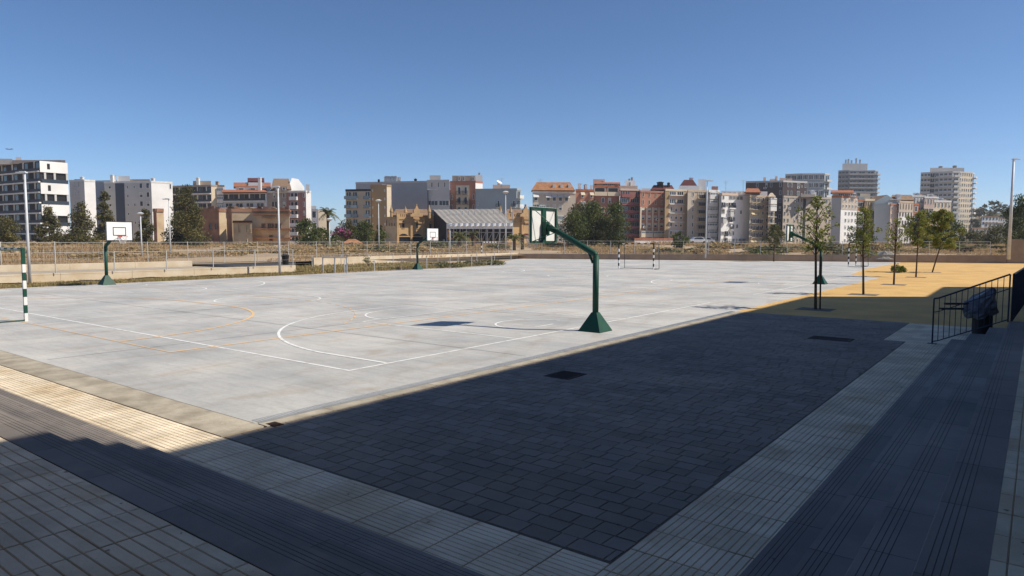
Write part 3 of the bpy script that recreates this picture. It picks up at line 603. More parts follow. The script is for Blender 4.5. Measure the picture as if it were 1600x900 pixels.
for (x, y, yt, yb, pw, px, lab, dens, nc) in YT:
    p = Vector((x, y)); d = FW.dot(p)
    t = empty('young_tree', (x, y, 0), label=lab, cat='tree', group='row of young trees on the yellow sand')
    zt = Z(px, yt, d); z0 = Z(px, yb, d); R = pw*d/1076/2; cl = []; q = MB(); lean = (px - (800+1078.6*RT.dot(p)/d))*d/1078
    top = Vector((RT.x*lean, RT.y*lean, z0)); q.tube([(0,0,-.05), (top.x*.5, top.y*.5+.02, z0*.5), (top.x, top.y, z0), (top.x, top.y, z0+(zt-z0)*.8)], [.05, .042, .035, .012], 8)
    for i in range(nc):
        f = i/nc; a = i*2.4+random.random(); zc = z0+(zt-z0)*(.03+.93*f); rr = R*(.35+.85*random.random())*math.sin(math.pi*(.18+.76*f))**.7
        c = (top.x+rr*math.cos(a), top.y+rr*math.sin(a), zc); q.tube([(top.x, top.y, max(z0*.9, zc-.5*rr-.15)), (top.x+rr*.5*math.cos(a), top.y+rr*.5*math.sin(a), zc-.15*rr), c], [.014, .009, .004], 4); 
        cl.append((*c, R*random.uniform(.13, .27), random.random()))
        cl.append((top.x+rr*.55*math.cos(a), top.y+rr*.55*math.sin(a), zc-.1*rr, R*random.uniform(.12, .25), random.random()*.6))
    ls = max(.042, d*.0013); tot = sum(c[3]**2 for c in cl); obj('crown', leaf_mesh('crown', cl, m_leaf_y, dens*9/ls*.05/.05*R*R/tot*1.0*(zt-z0)/ls*.10, ls, .9), t, loc=(0,0,0)); q.build('trunk', m_bark, t, loc=(0,0,0))
    if x > -5.83 and y < 30:
        s = MB(); s.tube([(.12, .1, 0), (.10, .08, 1.75)], .028, 8); s.build('stake', m_bark, t, loc=(0,0,0))
    s = MB(); s.prism([(-.55, -.5), (.55, -.5), (.55, .5), (-.55, .5)], -.05, -.004); s.build('soil_pit', m_mort, t, loc=(0,0,0))
def shrub(name, p, R, hgt, m, label, group=None, lsz=.05, n=1200, zb=0, cat='shrub'):
    t = empty(name, (p[0], p[1], zb), label=label, cat=cat, group=group); cl = []
    for i in range(14): a = random.uniform(0, 6.28); q = math.sqrt(random.random())*R*.75; cl.append((q*math.cos(a), q*math.sin(a), hgt*(.25+.5*random.random()*(1-q/R*.5)), R*random.uniform(.25, .42), random.random()*.8))
    tot = sum(c[3]**2 for c in cl); obj('foliage', leaf_mesh('foliage', cl, m, n/tot, lsz, min(1, hgt/R*.9)), t, loc=(0,0,0))
    q = MB(); 
    for c in cl[:6]: q.tube([(0,0,-.05), (c[0]*.5, c[1]*.5, c[2]*.6), c[:3]], [.03*R, .02*R, .01*R], 4)
    q.build('stem', m_bark, t, loc=(0,0,0)); return t
shrub('green_shrub', (-7.9, 55.5), .62, .62, mat('bright_leaf', (.16, .22, .03), .6, scale=3, tone=(.08, .12, .02), trans=.3), 'low bright green shrub on the yellow sand between the young trees')
shrub('weed_bush', (-43.0, 37.2), .6, 1.3, m_leaf_o, 'leafy weed standing in the fenced plot left of the distant hoop', lsz=.06, n=260)
for k in range(3):
    p = G((700, 735, 762)[k], (56, 60, 62)[k]); shrub('tall_weeds', (p.x, p.y), 1.6, .55, m_leaf_o, 'grey green tall weeds at the end of the fenced plot in front of the distant goal', 'weeds by the distant goal', lsz=.09, n=900)
# background trees: px, depth, ytop, ybot, width px
BT = [(8, 95, 338, 388, 46, 'olive green bushy tree at the very left edge', m_leaf_d, 'broad'), (76, 105, 318, 388, 52, 'dark conifer in front of the glass balconies of the white block', m_leaf_d, 'cone'), (126, 100, 312, 389, 62, 'broad dark conifer between the white block and the hoop board', m_leaf_d, 'cone'), (164, 112, 292, 388, 42, 'tall narrow dark conifer behind the hoop board', m_leaf_d, 'cone'),
 (228, 105, 322, 388, 40, 'dark conifer between the short round lamp and the ruined brick building', m_leaf_d, 'cone'), (290, 100, 286, 390, 88, 'largest dark conifer standing in front of the ruined brick building', m_leaf_d, 'cone'), (420, 240, 292, 345, 26, 'small dark tree growing between the tiled roof block and the red balcony block', m_leaf_d, 'broad'),
 (478, 118, 342, 388, 46, 'dense green tree right of the red balcony block', m_leaf_g, 'broad'), (500, 112, 356, 390, 60, 'bright green bushy tree below the palm', m_leaf_g, 'broad'), (541, 122, 344, 388, 40, 'dark tree with purple blossom beside the palm', m_leaf_d, 'broad'), (568, 118, 346, 390, 42, 'green tree in front of the tan balcony block', m_leaf_g, 'broad'), (592, 124, 352, 388, 30, 'small dark tree touching the corner of the ochre station', m_leaf_g, 'broad'),
 (898, 118, 330, 390, 60, 'dense green tree immediately right of the nearest backboard', m_leaf_g, 'broad'), (925, 122, 314, 388, 66, 'tallest dark green tree of the clump in the centre', m_leaf_g, 'broad'), (960, 118, 318, 390, 62, 'dark green tree at the right of the central clump', m_leaf_g, 'broad'), (905, 135, 318, 370, 50, 'tree behind the central clump against the mansard building', m_leaf_d, 'broad'),
 (1062, 112, 362, 388, 34, 'light green bush in front of the pink tan apartment house', m_leaf_g, 'broad'), (1209, 74, 352, 386, 38, 'small olive tree growing just behind the far brown wall', m_leaf_o, 'broad'), (1440, 125, 330, 388, 60, 'dark green tree behind the fourth young tree', m_leaf_g, 'broad'), (1478, 130, 338, 388, 60, 'green tree in front of the terraced white houses', m_leaf_g, 'broad'), (1345, 120, 358, 390, 44, 'green bushy tree behind the sideways goal', m_leaf_g, 'broad'),
 (1590, 100, 304, 395, 56, 'big dark tree rising at the right edge behind the tall lamp', m_leaf_g, 'broad'), (1555, 120, 352, 396, 50, 'low green tree left of the tall white lamp post', m_leaf_o, 'broad'), (1520, 130, 358, 396, 54, 'scrubby green tree below the big white tower', m_leaf_o, 'broad')]
for (px, d, yt, yb, pw, lab, m, kd) in BT:
    tree(px, d, yt, yb, pw, lab, m, kd, group='trees beyond the courts', nm='conifer_tree' if kd == 'cone' else 'leafy_tree', ncl=60 if pw > 40 else 30, dens=190)
p = G(531, 117); shrub('flowering_bush', (p.x, p.y), 1.7, 2.6, m_leaf_p, 'purple flowering bougainvillea bush among the green trees', lsz=.2, n=700, zb=2.2)
def palm(px, d, ycr, R, label, zb=0.0, n=26):
    p = G(px, d); zc = Z(px, ycr, d); t = empty('palm_tree', (p.x, p.y, zb), label=label, cat='palm', group='palm trees beyond the fence')
    q = MB(); q.tube([(0,0,-.3),(.05,0,(zc-zb)*.5),(0,0,zc-zb)], [.3, .25, .28], 8); q.build('trunk', m_bark, t, loc=(0,0,0)); q = MB()
    for i in range(n):
        a = i*2.399; el = random.uniform(-.3, 1.35); pts = []; L = R*random.uniform(.8, 1.1)
        for k in range(7):
            s = k/6; e = el-1.5*s*s; pts.append(Vector((math.cos(a)*L*s*math.cos(el*.7), math.sin(a)*L*s*math.cos(el*.7), L*(math.sin(el)*s - .55*s*s)+zc-zb)))
        sd = Vector((-math.sin(a), math.cos(a), 0)); tn = random.random()*.8
        for k in range(6):
            for sg in (-1, 1):
                for h in (0, .5):
                    b = pts[k].lerp(pts[k+1], h); w_ = R*.22*(1-.6*k/6); q.quad([b, b.lerp(pts[k+1], .45), b+sd*sg*w_+(pts[k+1]-pts[k])*.9+Vector((0,0,-w_*.5)), b+sd*sg*w_*.95+(pts[k+1]-pts[k])*.7+Vector((0,0,-w_*.55))], 0, tn+.01)
    q.build('fronds', m_palm, t, loc=(0,0,0))
palm(512, 120, 332, 2.1, 'tall palm with a round crown above the green bushes')
palm(717, 100, 370, 1.9, 'low palm in front of the tent scaffolding'); palm(738, 108, 366, 1.5, 'smaller slim palm right of the low palm by the tent', n=16); palm(802, 98, 371, 1.7, 'leaning palm under the right end of the tent', n=16); palm(815, 104, 368, 1.6, 'palm between the tent and the second ochre station wing', n=16)
m_drybush = mat('dry_bush', (0.55, 0.38, 0.20), 0.9, c2=(0.36, 0.25, 0.13), scale=0.3, tone=(0.34, 0.27, 0.13), trans=0.3)
def zone(px):
    for lim, nm in ((110, 'the white block with glass bands'), (240, 'the long white apartment block'), (340, 'the largest conifer'), (460, 'the ruined brick building'), (600, 'the palm and green trees'), (690, 'the ochre station pavilion'), (830, 'the big tent'), (990, 'the central clump of trees'), (1120, 'the red and tan brick blocks'), (1230, 'the bright white block'), (1340, 'the dark brown block'), (1430, 'the cream and pink houses')):
        if px < lim: return nm
    return 'the tall white tower'
dry = None
for i in range(95):
    px = random.uniform(-30, 1590); d = random.uniform(58, 118); p = G(px, d)
    if outside(p.x, p.y) < 4: continue
    lab = 'low rounded mound of dry tan brush on the waste ground'
    if dry is None or i == 30: dry = shrub('dry_bush', (0, 0), 1.9, 1.0, m_drybush, lab, 'dry brush mounds on the waste ground', lsz=.13, n=1800); c = dry
    else: c = copy_tree(dry)
    s = random.uniform(.5, 1.2); c.location = (p.x, p.y, field_z(p.x, p.y)-.2); c.scale = (s*1.8, s*1.8, s*random.uniform(.6, 1.1)); c.rotation_euler.z = random.uniform(0, 6); c['label'] = 'low tan mound of dry brush on waste ground below '+zone(px)
sc = None
for i in range(50):
    right = i >= 18
    px = random.uniform(1040, 1590) if right else random.uniform(-10, 1000); d = random.uniform(74, 128) if right else random.uniform(85, 125)
    if right and px > 1290: d = random.uniform(78, 118)
    p = G(px, d)
    if outside(p.x, p.y) < 4: continue
    if sc is None or i == 23 or i == 40: sc = shrub('scrub_bush', (0, 0), 2.0, 1.6, m_leaf_o if i < 40 else m_leaf_g, 'dusty green scrub bush on the waste ground', 'scrub bushes on the waste ground', lsz=.17, n=1500); c = sc
    else: c = copy_tree(sc)
    s = random.uniform(.5, 1.0) if not right else random.uniform(.7, 1.25); c.location = (p.x, p.y, field_z(p.x, p.y)-.25); c.scale = (s*1.5, s*1.5, s*random.uniform(.45, .8)*(1 if right else 1.5)); c.rotation_euler.z = random.uniform(0, 6); c['label'] = 'dusty green scrub bush on waste ground below '+zone(px)
for (px, d, R, h, lab) in ((1500, 84, 1.6, .7, 'dark heap of dry brush on the waste ground behind the last young tree'),):
    p = G(px, d); shrub('brush_heap', (p.x, p.y), R, h, m_bark, lab, lsz=.13, n=1200, zb=field_z(p.x, p.y), cat='brush')
p = G(1372, 74); q = MB()
for k in range(5): q.v.append((p.x+(k-2)*1.0*RT.x, p.y+(k-2)*1.0*RT.y, .4))
q = MB(); n = 14
for j in range(n): a = 2*math.pi*j/n; q.v.append((p.x+2.3*math.cos(a)*(1+.15*math.sin(3*a)), p.y+1.5*math.sin(a), .3))
for j in range(n): a = 2*math.pi*j/n; q.v.append((p.x+1.1*math.cos(a), p.y+.6*math.sin(a), 1.05+.15*math.sin(5*a)))
for j in range(n): q.f.append((j, (j+1) % n, n+(j+1) % n, n+j)); q.m.append(0); q.t.append(0)
q.f.append(tuple(range(n, 2*n))); q.m.append(0); q.t.append(0)
tag(q.build('rubble_mound', mat('grey_rubble', (.30, .28, .25), .95, c2=(.17, .16, .15), scale=5, bump=1, bscale=6)), 'mound of grey rubble behind the far wall near the sideways goal', 'rubble')
# ------------------------------------------------------------------ buildings
exec_b = True
MC = {}
def wmesh(kind, w, h, fm, extra=None):
    key = (kind, round(w, 1), round(h, 1), fm.name, extra.name if extra else '')
    if key in MC: return MC[key]
    w, h = key[1], key[2]; q = MB(); mats = [fm, m_glass, extra or fm, m_railm, m_shut, m_glassb, m_dark]; f = .10
    def frame(x0, x1, z0, z1, gl=1, d=.10):
        q.box((x0, -d, z0), (x0+f, 0, z1)); q.box((x1-f, -d, z0), (x1, 0, z1)); q.box((x0+f, -d, z0), (x1-f, 0, z0+f)); q.box((x0+f, -d, z1-f), (x1-f, 0, z1)); q.quad([(x0+f, -.02, z0+f), (x1-f, -.02, z0+f), (x1-f, -.02, z1-f), (x0+f, -.02, z1-f)], gl)
    if kind == 'window': frame(-w*.5, w*.5, 0, h)
    elif kind == 'shutter': frame(-w*.5, w*.5, 0, h); q.quad([(-w*.5+f, -.05, h*.45), (w*.5-f, -.05, h*.45), (w*.5-f, -.05, h-f), (-w*.5+f, -.05, h-f)], 4)
    elif kind == 'balcony':
        frame(-w*.28, w*.28, .1, h); q.box((-w*.5, -1.0, -.12), (w*.5, 0, .0), 2); q.box((-w*.5, -1.0, .9), (w*.5, -.95, .97), 3)
        for i in range(9): x = -w*.5+w*i/8; q.box((x-.03, -1.0, 0), (x+.03, -.96, .9), 3)
        q.box((-w*.5, -.95, .9), (-w*.5+.05, 0, .97), 3); q.box((w*.5-.05, -.95, .9), (w*.5, 0, .97), 3)
    elif kind == 'parapet_balcony': frame(-w*.42, w*.42, .1, h, 6); q.box((-w*.5, -1.1, -.15), (w*.5, 0, .0), 2); q.box((-w*.5, -1.1, 0), (w*.5, -1.0, 1.0), 2); q.box((-w*.5, -1.0, 0), (-w*.5+.1, 0, 1.0), 2); q.box((w*.5-.1, -1.0, 0), (w*.5, 0, 1.0), 2)
    elif kind == 'glazed_bay': q.box((-w*.5, -.8, -.3), (w*.5, 0, .95), 0); q.box((-w*.5, -.8, h), (w*.5, 0, h+.25), 0); q.box((-w*.47, -.74, .95), (w*.47, 0, h), 5); [q.box((-w*.5+w*i/3-.05, -.78, .95), (-w*.5+w*i/3+.05, -.7, h), 0) for i in range(4)]
    elif kind == 'loggia': q.box((-w*.5, -.6, -.22), (w*.5, 0, .12), 2); q.quad([(-w*.49, -.02, 0), (w*.49, -.02, 0), (w*.49, -.02, h), (-w*.49, -.02, h)], 6); q.box((-w*.5, -.22, 0), (w*.5, -.17, .85), 3); q.box((-w*.06, -.1, .12), (w*.06, -.03, h), 4); q.quad([(w*.15, -.04, .2), (w*.42, -.04, .2), (w*.42, -.04, h*.9), (w*.15, -.04, h*.9)], 1)  # loggia: flat dark quad stands for the shade inside the recess
    elif kind == 'strip_window': frame(-w*.5, w*.5, 0, h); q.box((-w*.17-.05, -.08, f), (-w*.17+.05, -.03, h-f)); q.box((w*.17-.05, -.08, f), (w*.17+.05, -.03, h-f))
    elif kind == 'awning': q.quad([(-w*.5, -.05, h), (w*.5, -.05, h), (w*.5, -1.0, h-.9), (-w*.5, -1.0, h-.9)], 2); q.quad([(-w*.5, -.05, h), (-w*.5, -1.0, h-.9), (-w*.5, -.05, h-.9)], 2); q.quad([(w*.5, -.05, h), (w*.5, -.05, h-.9), (w*.5, -1.0, h-.9)], 2); frame(-w*.35, w*.35, .3, h)
    elif kind == 'slab_balcony': q.box((-w*.5, -1.3, -.18), (w*.5, 0, .0), 2); q.box((-w*.5, -1.3, .0), (w*.5, -1.22, .75), 2); q.quad([(-w*.30, -.02, 0), (w*.34, -.02, 0), (w*.34, -.02, h), (-w*.30, -.02, h)], 1); q.box((-w*.02, -.08, 0), (w*.02, -.03, h), 0)
    elif kind == 'column_pilaster': q.box((-w*.5, -.3, 0), (w*.5, 0, h), 2)
    elif kind == 'keyhole_window':
        q.box((-w*.5, -.12, 0), (w*.5, 0, .15)); pts = [(-w*.36, .15), (w*.36, .15), (w*.36, h*.5)] + [(w*.5*math.cos(a), h*.72+w*.5*math.sin(a)) for a in [(-.5+i*(math.pi+1)/10) for i in range(11)]] + [(-w*.36, h*.5)]
        q.quad([(x, -.03, z) for x, z in pts], 6); o_ = [(x*1.35, h*.45+(z-h*.45)*1.12) for x, z in pts]
        for i in range(2, len(pts)-1): q.quad([(pts[i][0], -.04, pts[i][1]), (pts[i+1][0], -.04, pts[i+1][1]), (o_[i+1][0], -.16, o_[i+1][1]), (o_[i][0], -.16, o_[i][1])])
    MC[key] = q.mesh(kind, mats); return MC[key]
CH = {'L': ('loggia', 1.0, .95), 'w': ('window', .46, .56), 's': ('window', .25, .3), 'W': ('strip_window', .88, .56), 'S': ('shutter', .52, .58), 'd': ('balcony', .80, .75), 'p': ('parapet_balcony', .96, .80), 'g': ('glazed_bay', .92, .62), 'l': ('loggia', .99, .80), 'a': ('awning', .85, .72), 'b': ('slab_balcony', .98, .72), 't': ('window', .26, .64), 'k': ('keyhole_window', .22, .70)}
def seg(px0, d0, px1, beta):
    t1 = (px1-800)/1078.6; r0 = d0*(px0-800)/1078.6; tb = math.tan(math.radians(beta)); return (d0-tb*r0)/(1-tb*t1)
kind_rng = random.Random(3); q = MB(); q.box((-.45, -.42, 0), (.45, 0, .65)); q.box((-.25, -.43, .1), (.25, -.42, .55), 1); ACM = q.mesh('air_conditioner', [m_wh, m_dark]); pxhint = 0
def facade(root, A, B, z0, z1, rows, fm, extra=None, xs=None):
    pxhint = 800+1078.6*(RT.x*A.x+RT.y*A.y)/(FW.x*A.x+FW.y*A.y)
    d = (B-A); L = d.length; an = math.atan2(d.y, d.x); nf = len(rows); fh = (z1-z0)/nf
    for i, row in enumerate(rows):
        n = len(row); cw = L/n; zb = z1-(i+1)*fh
        for j, c in enumerate(row):
            if c not in CH: continue
            if kind_rng.random() < .22 and L > 8 and 825 < pxhint < 1480 and c in 'wSsdW': obj('air_conditioner', ACM, root, loc=((A+d*((j+.5+.36*kind_rng.choice((-1, 1)))/n)).x-root.location.x, (A+d*((j+.5)/n)).y-root.location.y, zb+fh*kind_rng.uniform(.05, .2)-root.location.z), rz=an)
            kind, wf, hf = CH[c]
            if c == 'w' and kind_rng.random() < .25: kind = 'shutter'
            off = fh*(.3 if kind in ('window', 'shutter', 'strip_window') else .08); p = A+d*((j+.5)/n)
            obj(kind, wmesh(kind, cw*wf, fh*hf, fm, extra), root, loc=(p.x-root.location.x, p.y-root.location.y, zb+off-root.location.z), rz=an)
def building(label, px, d, faces, ytop, wallc, rows=None, fm=None, extra=None, depth=14, name='apartment_building', par=True, wall_rough=.9, group=None, zb=0, parc=None, cat='building', roofc=None, ybot=382):
    """faces: list of (px_end, beta, rows or None, wall material or None)"""
    if px >= 829 and d <= 232: faces = [(f[0], f[1]+13 if -6 <= f[1] <= 18 else f[1], *f[2:]) for f in faces]
    pts = [G(px, d)]; ds = [d]; pxs = [px]
    for f in faces: dn_ = seg(pxs[-1], ds[-1], f[0], f[1]); pxs.append(f[0]); ds.append(dn_); pts.append(G(f[0], dn_))
    dmn = min(ds); z1 = Z(pxs[ds.index(dmn)], ytop, dmn); fm = fm or m_wh; root = empty(name, (pts[0].x, pts[0].y, zb), label=label, cat=cat, group=group)
    wm = wallc; back = [pts[-1]+pts[-1].normalized()*depth, pts[0]+pts[0].normalized()*depth]
    q = MB(); q.prism([*pts, *back], zb, z1, 0, top=1); o = q.build('wall', [wm, roofc or m_brn], root)
    zlow = max(zb, Z(px, ybot, dmn))
    for i, f in enumerate(faces):
        A, B = pts[i], pts[i+1]
        if len(f) > 3 and f[3]:
            dd = (B-A).normalized(); n_ = Vector((dd.y, -dd.x)); q = MB(); q.prism([A+n_*.06, B+n_*.06, B-n_*.05, A-n_*.05], zb, z1-.003); q.build('wall_cladding', f[3], root)  # several sunlit sides are painted paler through this layer
            A = A+n_*.06; B = B+n_*.06
        if f[2]: facade(root, A, B, zlow, z1, f[2], fm, extra)
    if par:
        q = MB()
        for i in range(len(faces)):
            A, B = pts[i], pts[i+1]; dd = (B-A).normalized(); n_ = Vector((dd.y, -dd.x)); q.prism([A+n_*.16, B+n_*.16, B-n_*.2, A-n_*.2], z1-.25, z1+.35)
        q.build('cornice', parc or fm, root)
    root['pts'] = None; del root['pts']
    return dict(root=root, pts=pts, ds=ds, pxs=pxs, z1=z1)
def rbox(b, px0, px1, y0, m, back=3.0, y1=None, dep=6, name='roof_room', win=None):
    d = b['ds'][0] if len(b['ds']) < 3 else min(b['ds']); d = d+back; A = G(px0, d); B = G(px1, d); z = Z(px0, y0, d); zl = b['z1']-.01 if y1 is None else Z(px0, y1, d)
    q = MB(); q.prism([A, B, B+B.normalized()*dep, A+A.normalized()*dep], zl, z); q.prism([A-Vector((0,0)), B, B+B.normalized()*dep, A+A.normalized()*dep], z+.001, z+.2) if 0 else None
    o = q.build(name, m, b['root'])
    if win: facade(b['root'], A, B, zl, z, [win], m_wh)
    return o
def chimney(b, px, y0, m=None, w=.9, back=2.5):
    d = min(b['ds'])+back; p = G(px, d); z = Z(px, y0, d); q = MB(); mx = Matrix.Translation((p.x, p.y, 0)) @ Matrix.Rotation(.6, 4, 'Z'); q.box((-w/2, -w/2, b['z1']-.01), (w/2, w/2, z-.3), mx=mx); q.box((-w*.6, -w*.6, z-.3), (w*.6, w*.6, z-.15), mx=mx); q.box((-w*.3, -w*.3, z-.15), (w*.3, w*.3, z), 0, mx=mx); q.build('chimney', m or m_wh, b['root'])
def antenna(b, px, y0, back=4):
    d = min(b['ds'])+back; p = G(px, d); z = Z(px, y0, d); q = MB(); q.tube([(p.x, p.y, b['z1']-.01), (p.x, p.y, z)], .05, 4)
    for k in range(3): q.tube([(p.x-RT.x*(.9-.2*k), p.y-RT.y*(.9-.2*k), z-.2-.35*k), (p.x+RT.x*(.9-.2*k), p.y+RT.y*(.9-.2*k), z-.2-.35*k)], .03, 3)
    q.build('antenna', m_steel, b['root'])
def sloped(b, pxa, pxb, yeave, yridge, m, back=7, front=-.4, name='tiled_roof', inset=0.0, d=None, ybase=None):
    d = (d or min(b['ds'])); A = G(pxa, d+front); B = G(pxb, d+front); C = G(pxb-inset, d+back); D = G(pxa+inset, d+back); ze = Z(pxa, yeave, d); zr_ = Z(pxa, yridge, d+back)
    E_ = B+B.normalized()*(2*back); F_ = A+A.normalized()*(2*back); q = MB()
    q.quad([(*A, ze), (*B, ze), (*C, zr_), (*D, zr_)]); q.quad([(*E_, ze), (*F_, ze), (*D, zr_), (*C, zr_)]); q.quad([(*B, ze), (*E_, ze), (*C, zr_)]); q.quad([(*F_, ze), (*A, ze), (*D, zr_)]); q.quad([(*A, ze), (*F_, ze), (*E_, ze), (*B, ze)])
    q.build(name, m, b['root'])
def wallm(n, c, c2=None, **k): return mat(n, c, .9, c2=c2 or tuple(x*.86 for x in c), scale=.18, detail=6, **k)
mW = wallm('bright_white_render', (.80, .79, .77)); mLG = wallm('pale_grey_render', (.55, .54, .52)); mG2 = wallm('grey_render', (.40, .41, .42)); mTan = wallm('tan_render', (.54, .43, .31)); mBrickT = wallm('tan_brick', (.38, .27, .15)); mRed = wallm('red_brick', (.42, .20, .14)); mRed2 = wallm('dark_red_brick', (.34, .16, .13)); mCream = wallm('cream_render', (.66, .56, .42)); mBlue = wallm('blue_grey_render', (.36, .42, .44)); mPink = wallm('pink_tan_render', (.66, .50, .40)); mDkBr = wallm('dark_brown_cladding', (.085, .062, .062)); mOch = wallm('ochre_brick', (.56, .38, .19), c2=(.42, .28, .14)); mNavy = wallm('dark_blue_panel', (.06, .075, .11)); mGrBr = wallm('grey_brown_render', (.52, .45, .37))
mRuin = mat('ruined_brick', (.58, .45, .29), .95, c2=(.44, .31, .19), scale=.5, detail=9, mid=(.3, .55)); mRuinD = mat('ruined_red_brick', (.42, .23, .14), .95, c2=(.26, .13, .085), scale=.5, detail=9)
# --- left group
b = building('white and glass apartment block with alternating white panels at the left edge', -60, 195, [(67, -30, ['LLLLLLLL']*8, mat('shaded_terrace_wall', (.16, .15, .15), .9)), (108, 52, None, None)], 254, mLG, depth=16, extra=m_wh, par=False)  # terrace shade painted into the dark cladding of the left face
A, B = b['pts'][1], b['pts'][2]; dd = (B-A).normalized(); n_ = Vector((dd.y, -dd.x)); fh = (b['z1']-0)/8.0
for k in range(8):
    zt = b['z1']-k*fh; q = MB()
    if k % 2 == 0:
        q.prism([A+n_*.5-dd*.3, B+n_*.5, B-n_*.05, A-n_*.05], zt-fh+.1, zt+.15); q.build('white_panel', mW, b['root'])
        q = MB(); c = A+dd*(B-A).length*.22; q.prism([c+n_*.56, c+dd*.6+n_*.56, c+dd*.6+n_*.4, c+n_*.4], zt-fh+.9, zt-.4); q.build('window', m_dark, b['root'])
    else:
        q.prism([A+n_*.05, B+n_*.05, B-n_*.03, A-n_*.03], zt-fh, zt+.1); q.build('loggia', m_dark, b['root'])  # dark panel in place of the shade inside an open loggia
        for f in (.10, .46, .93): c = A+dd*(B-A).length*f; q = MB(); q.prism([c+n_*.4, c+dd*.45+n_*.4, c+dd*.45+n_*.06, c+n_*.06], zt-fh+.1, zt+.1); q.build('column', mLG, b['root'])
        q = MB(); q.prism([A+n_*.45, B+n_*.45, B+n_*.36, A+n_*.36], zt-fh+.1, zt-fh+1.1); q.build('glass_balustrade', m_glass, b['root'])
rbox(b, 24, 106, 251.5, m_brn, 5, dep=10); rbox(b, -30, 24, 249.5, mLG, 6); rbox(b, 29, 38, 247, mW, 8)
b = building('small pale grey block with four narrow windows behind the conifers', 111, 225, [(134, -20, ['.tt.']*7, None), (151, 45, None, mW)], 283, mLG)  # lit side coloured whiter than the grey shade face
chimney(b, 131, 277); rbox(b, 119, 130, 281, m_dark, 4)
b = building('recessed grey wing behind the conifers with a flat dark roof', 150, 250, [(186, -10, ['..s.', 'ssss']*3, None)], 284, mG2); 
b = building('long white apartment block with dark stair tower and paired windows', 165, 232, [(182, -10, ['s']*7, None), (196, -10, None, mNavy), (238, -12, ['ssww', 's.ww', 'ssww', 's.ww', 'ssww', 's.ww', 'ssww'], None), (271, 42, ['....w'] + ['.....']*6, mW)], 285, mLG)  # grey on the shade faces, brighter white painted on the lit end
rbox(b, 176, 184, 274.5, mW, 3); rbox(b, 186, 205, 276, mW, 4); chimney(b, 241, 279); rbox(b, 205, 236, 281, m_brn, 5); chimney(b, 178, 274)
b = building('brown terraced apartment block with orange roof rooms behind the big conifer', 262, 240, [(331, -18, ['lllll']*7, None), (341, 50, None, mCream), (352, -5, ['g']*7, mCream)], 291, m_brn, extra=m_wh, par=True, parc=m_brn); rbox(b, 303, 331, 283.5, mTan, 3); chimney(b, 311, 278); chimney(b, 341, 284, m_brn)
b = building('tan building sliver beside the tiled roof block', 340, 262, [(352, -5, ['w']*7, None)], 296, mTan)
b = building('white balcony block with two tiers of red tiled eaves', 350, 235, [(415, -12, ['llll', 'bbbb', 'bbbb', 'bbbb', 'bbbb', 'bbbb'], None), (420, 50, None, mW)], 302, mLG, extra=m_wh, par=False)  # shaded white front coloured pale grey, lit side left bright white
sloped(b, 348, 418, 301, 297, m_tile, 4, -1.5); rbox(b, 369, 423, 293, mLG, 5, win='www'); sloped(b, 366, 424, 292.5, 286, m_tile, 5, -.5, d=b['ds'][0]+5); rbox(b, 389, 412, 286, mW, 9, dep=5); sloped(b, 388, 414, 284, 279, m_maroon, 4, d=b['ds'][0]+9); chimney(b, 407, 278)
b = building('dark red brick block with a stack of recessed white balconies and a white gable', 418, 232, [(448, -10, ['.w.w', '.l.w', '.l.w', 'w..w', 'w..w', 'w..w'], m_brn), (478, -10, ['.pp.w']*6, None), (486, 52, None, mW)], 300, mRed2, extra=m_wh)
sloped(b, 424, 456, 296, 280, m_tile_b, 6, .5, inset=4, ybase=300); 
d_ = b['ds'][0]+1; A = G(450, d_-1); B = G(476, d_+4); q = MB(); zz = lambda y: Z(460, y, d_)
q.v = [(*A, zz(300)), (*B, zz(300)), (*B, zz(292)), (*G(467, d_+2.2), zz(280)), (*G(457, d_+.4), zz(279)), (*A, zz(296))]; q.f = [(0,1,2,3,4,5)]; nv = 6; q.v += [(v[0]+FW.x*5-RT.x*1.5, v[1]+FW.y*5-RT.y*1.5, v[2]) for v in q.v[:6]]; q.f += [(i, (i+1) % 6, (i+1) % 6+6, i+6) for i in range(6)] + [(11,10,9,8,7,6)]; q.m = [0]*8; q.t = [0]*8; q.build('white_gable', mW, b['root'])
rbox(b, 478, 484, 289, mW, .3); rbox(b, 430, 449, 292, m_brn, .3, win='ww')
b = building('small white houses far behind the green trees right of the red balcony block', 484, 320, [(497, -8, ['w']*3, None), (512, 20, None, mCream)], 328, mW, depth=10); rbox(b, 486, 494, 322, mW, 3)
# ruined brick building
b = building('ruined brick wing half hidden by the largest conifer', 240, 128, [(245, -35, None, mRuinD), (256, 40, None, None)], 329, mRuin, depth=10, parc=mRuinD, name='ruined_building')
b = building('roofless ruined red and tan brick building with empty windows', 308, 130, [(342, -28, ['....', 'w.ww', '.WW.'], mRuinD), (354, 45, None, mRuin), (362, -10, None, mRuinD), (394, 12, ['....', '.w..', '....'], mRuin), (452, -4, ['.....', '.wWW.', '..w..'], mRuin)], 329, mRuin, depth=9, parc=mRuinD, name='ruined_building', fm=mRuinD)
d_ = b['ds'][4]
for (xa, xb, ya, yb) in ((394, 453, 329, 331), (394, 453, 334.5, 336), (394, 453, 357, 358.5), (394, 453, 371, 373), (408, 430, 340, 341)):
    A = G(xa, d_-.9); B = G(xb, d_-.9-(.3)); q = MB(); q.prism([A, B, B+FW*.7, A+FW*.7], Z(xa, yb, d_), Z(xa, ya, d_)); q.build('brick_band', mRuinD, b['root'])
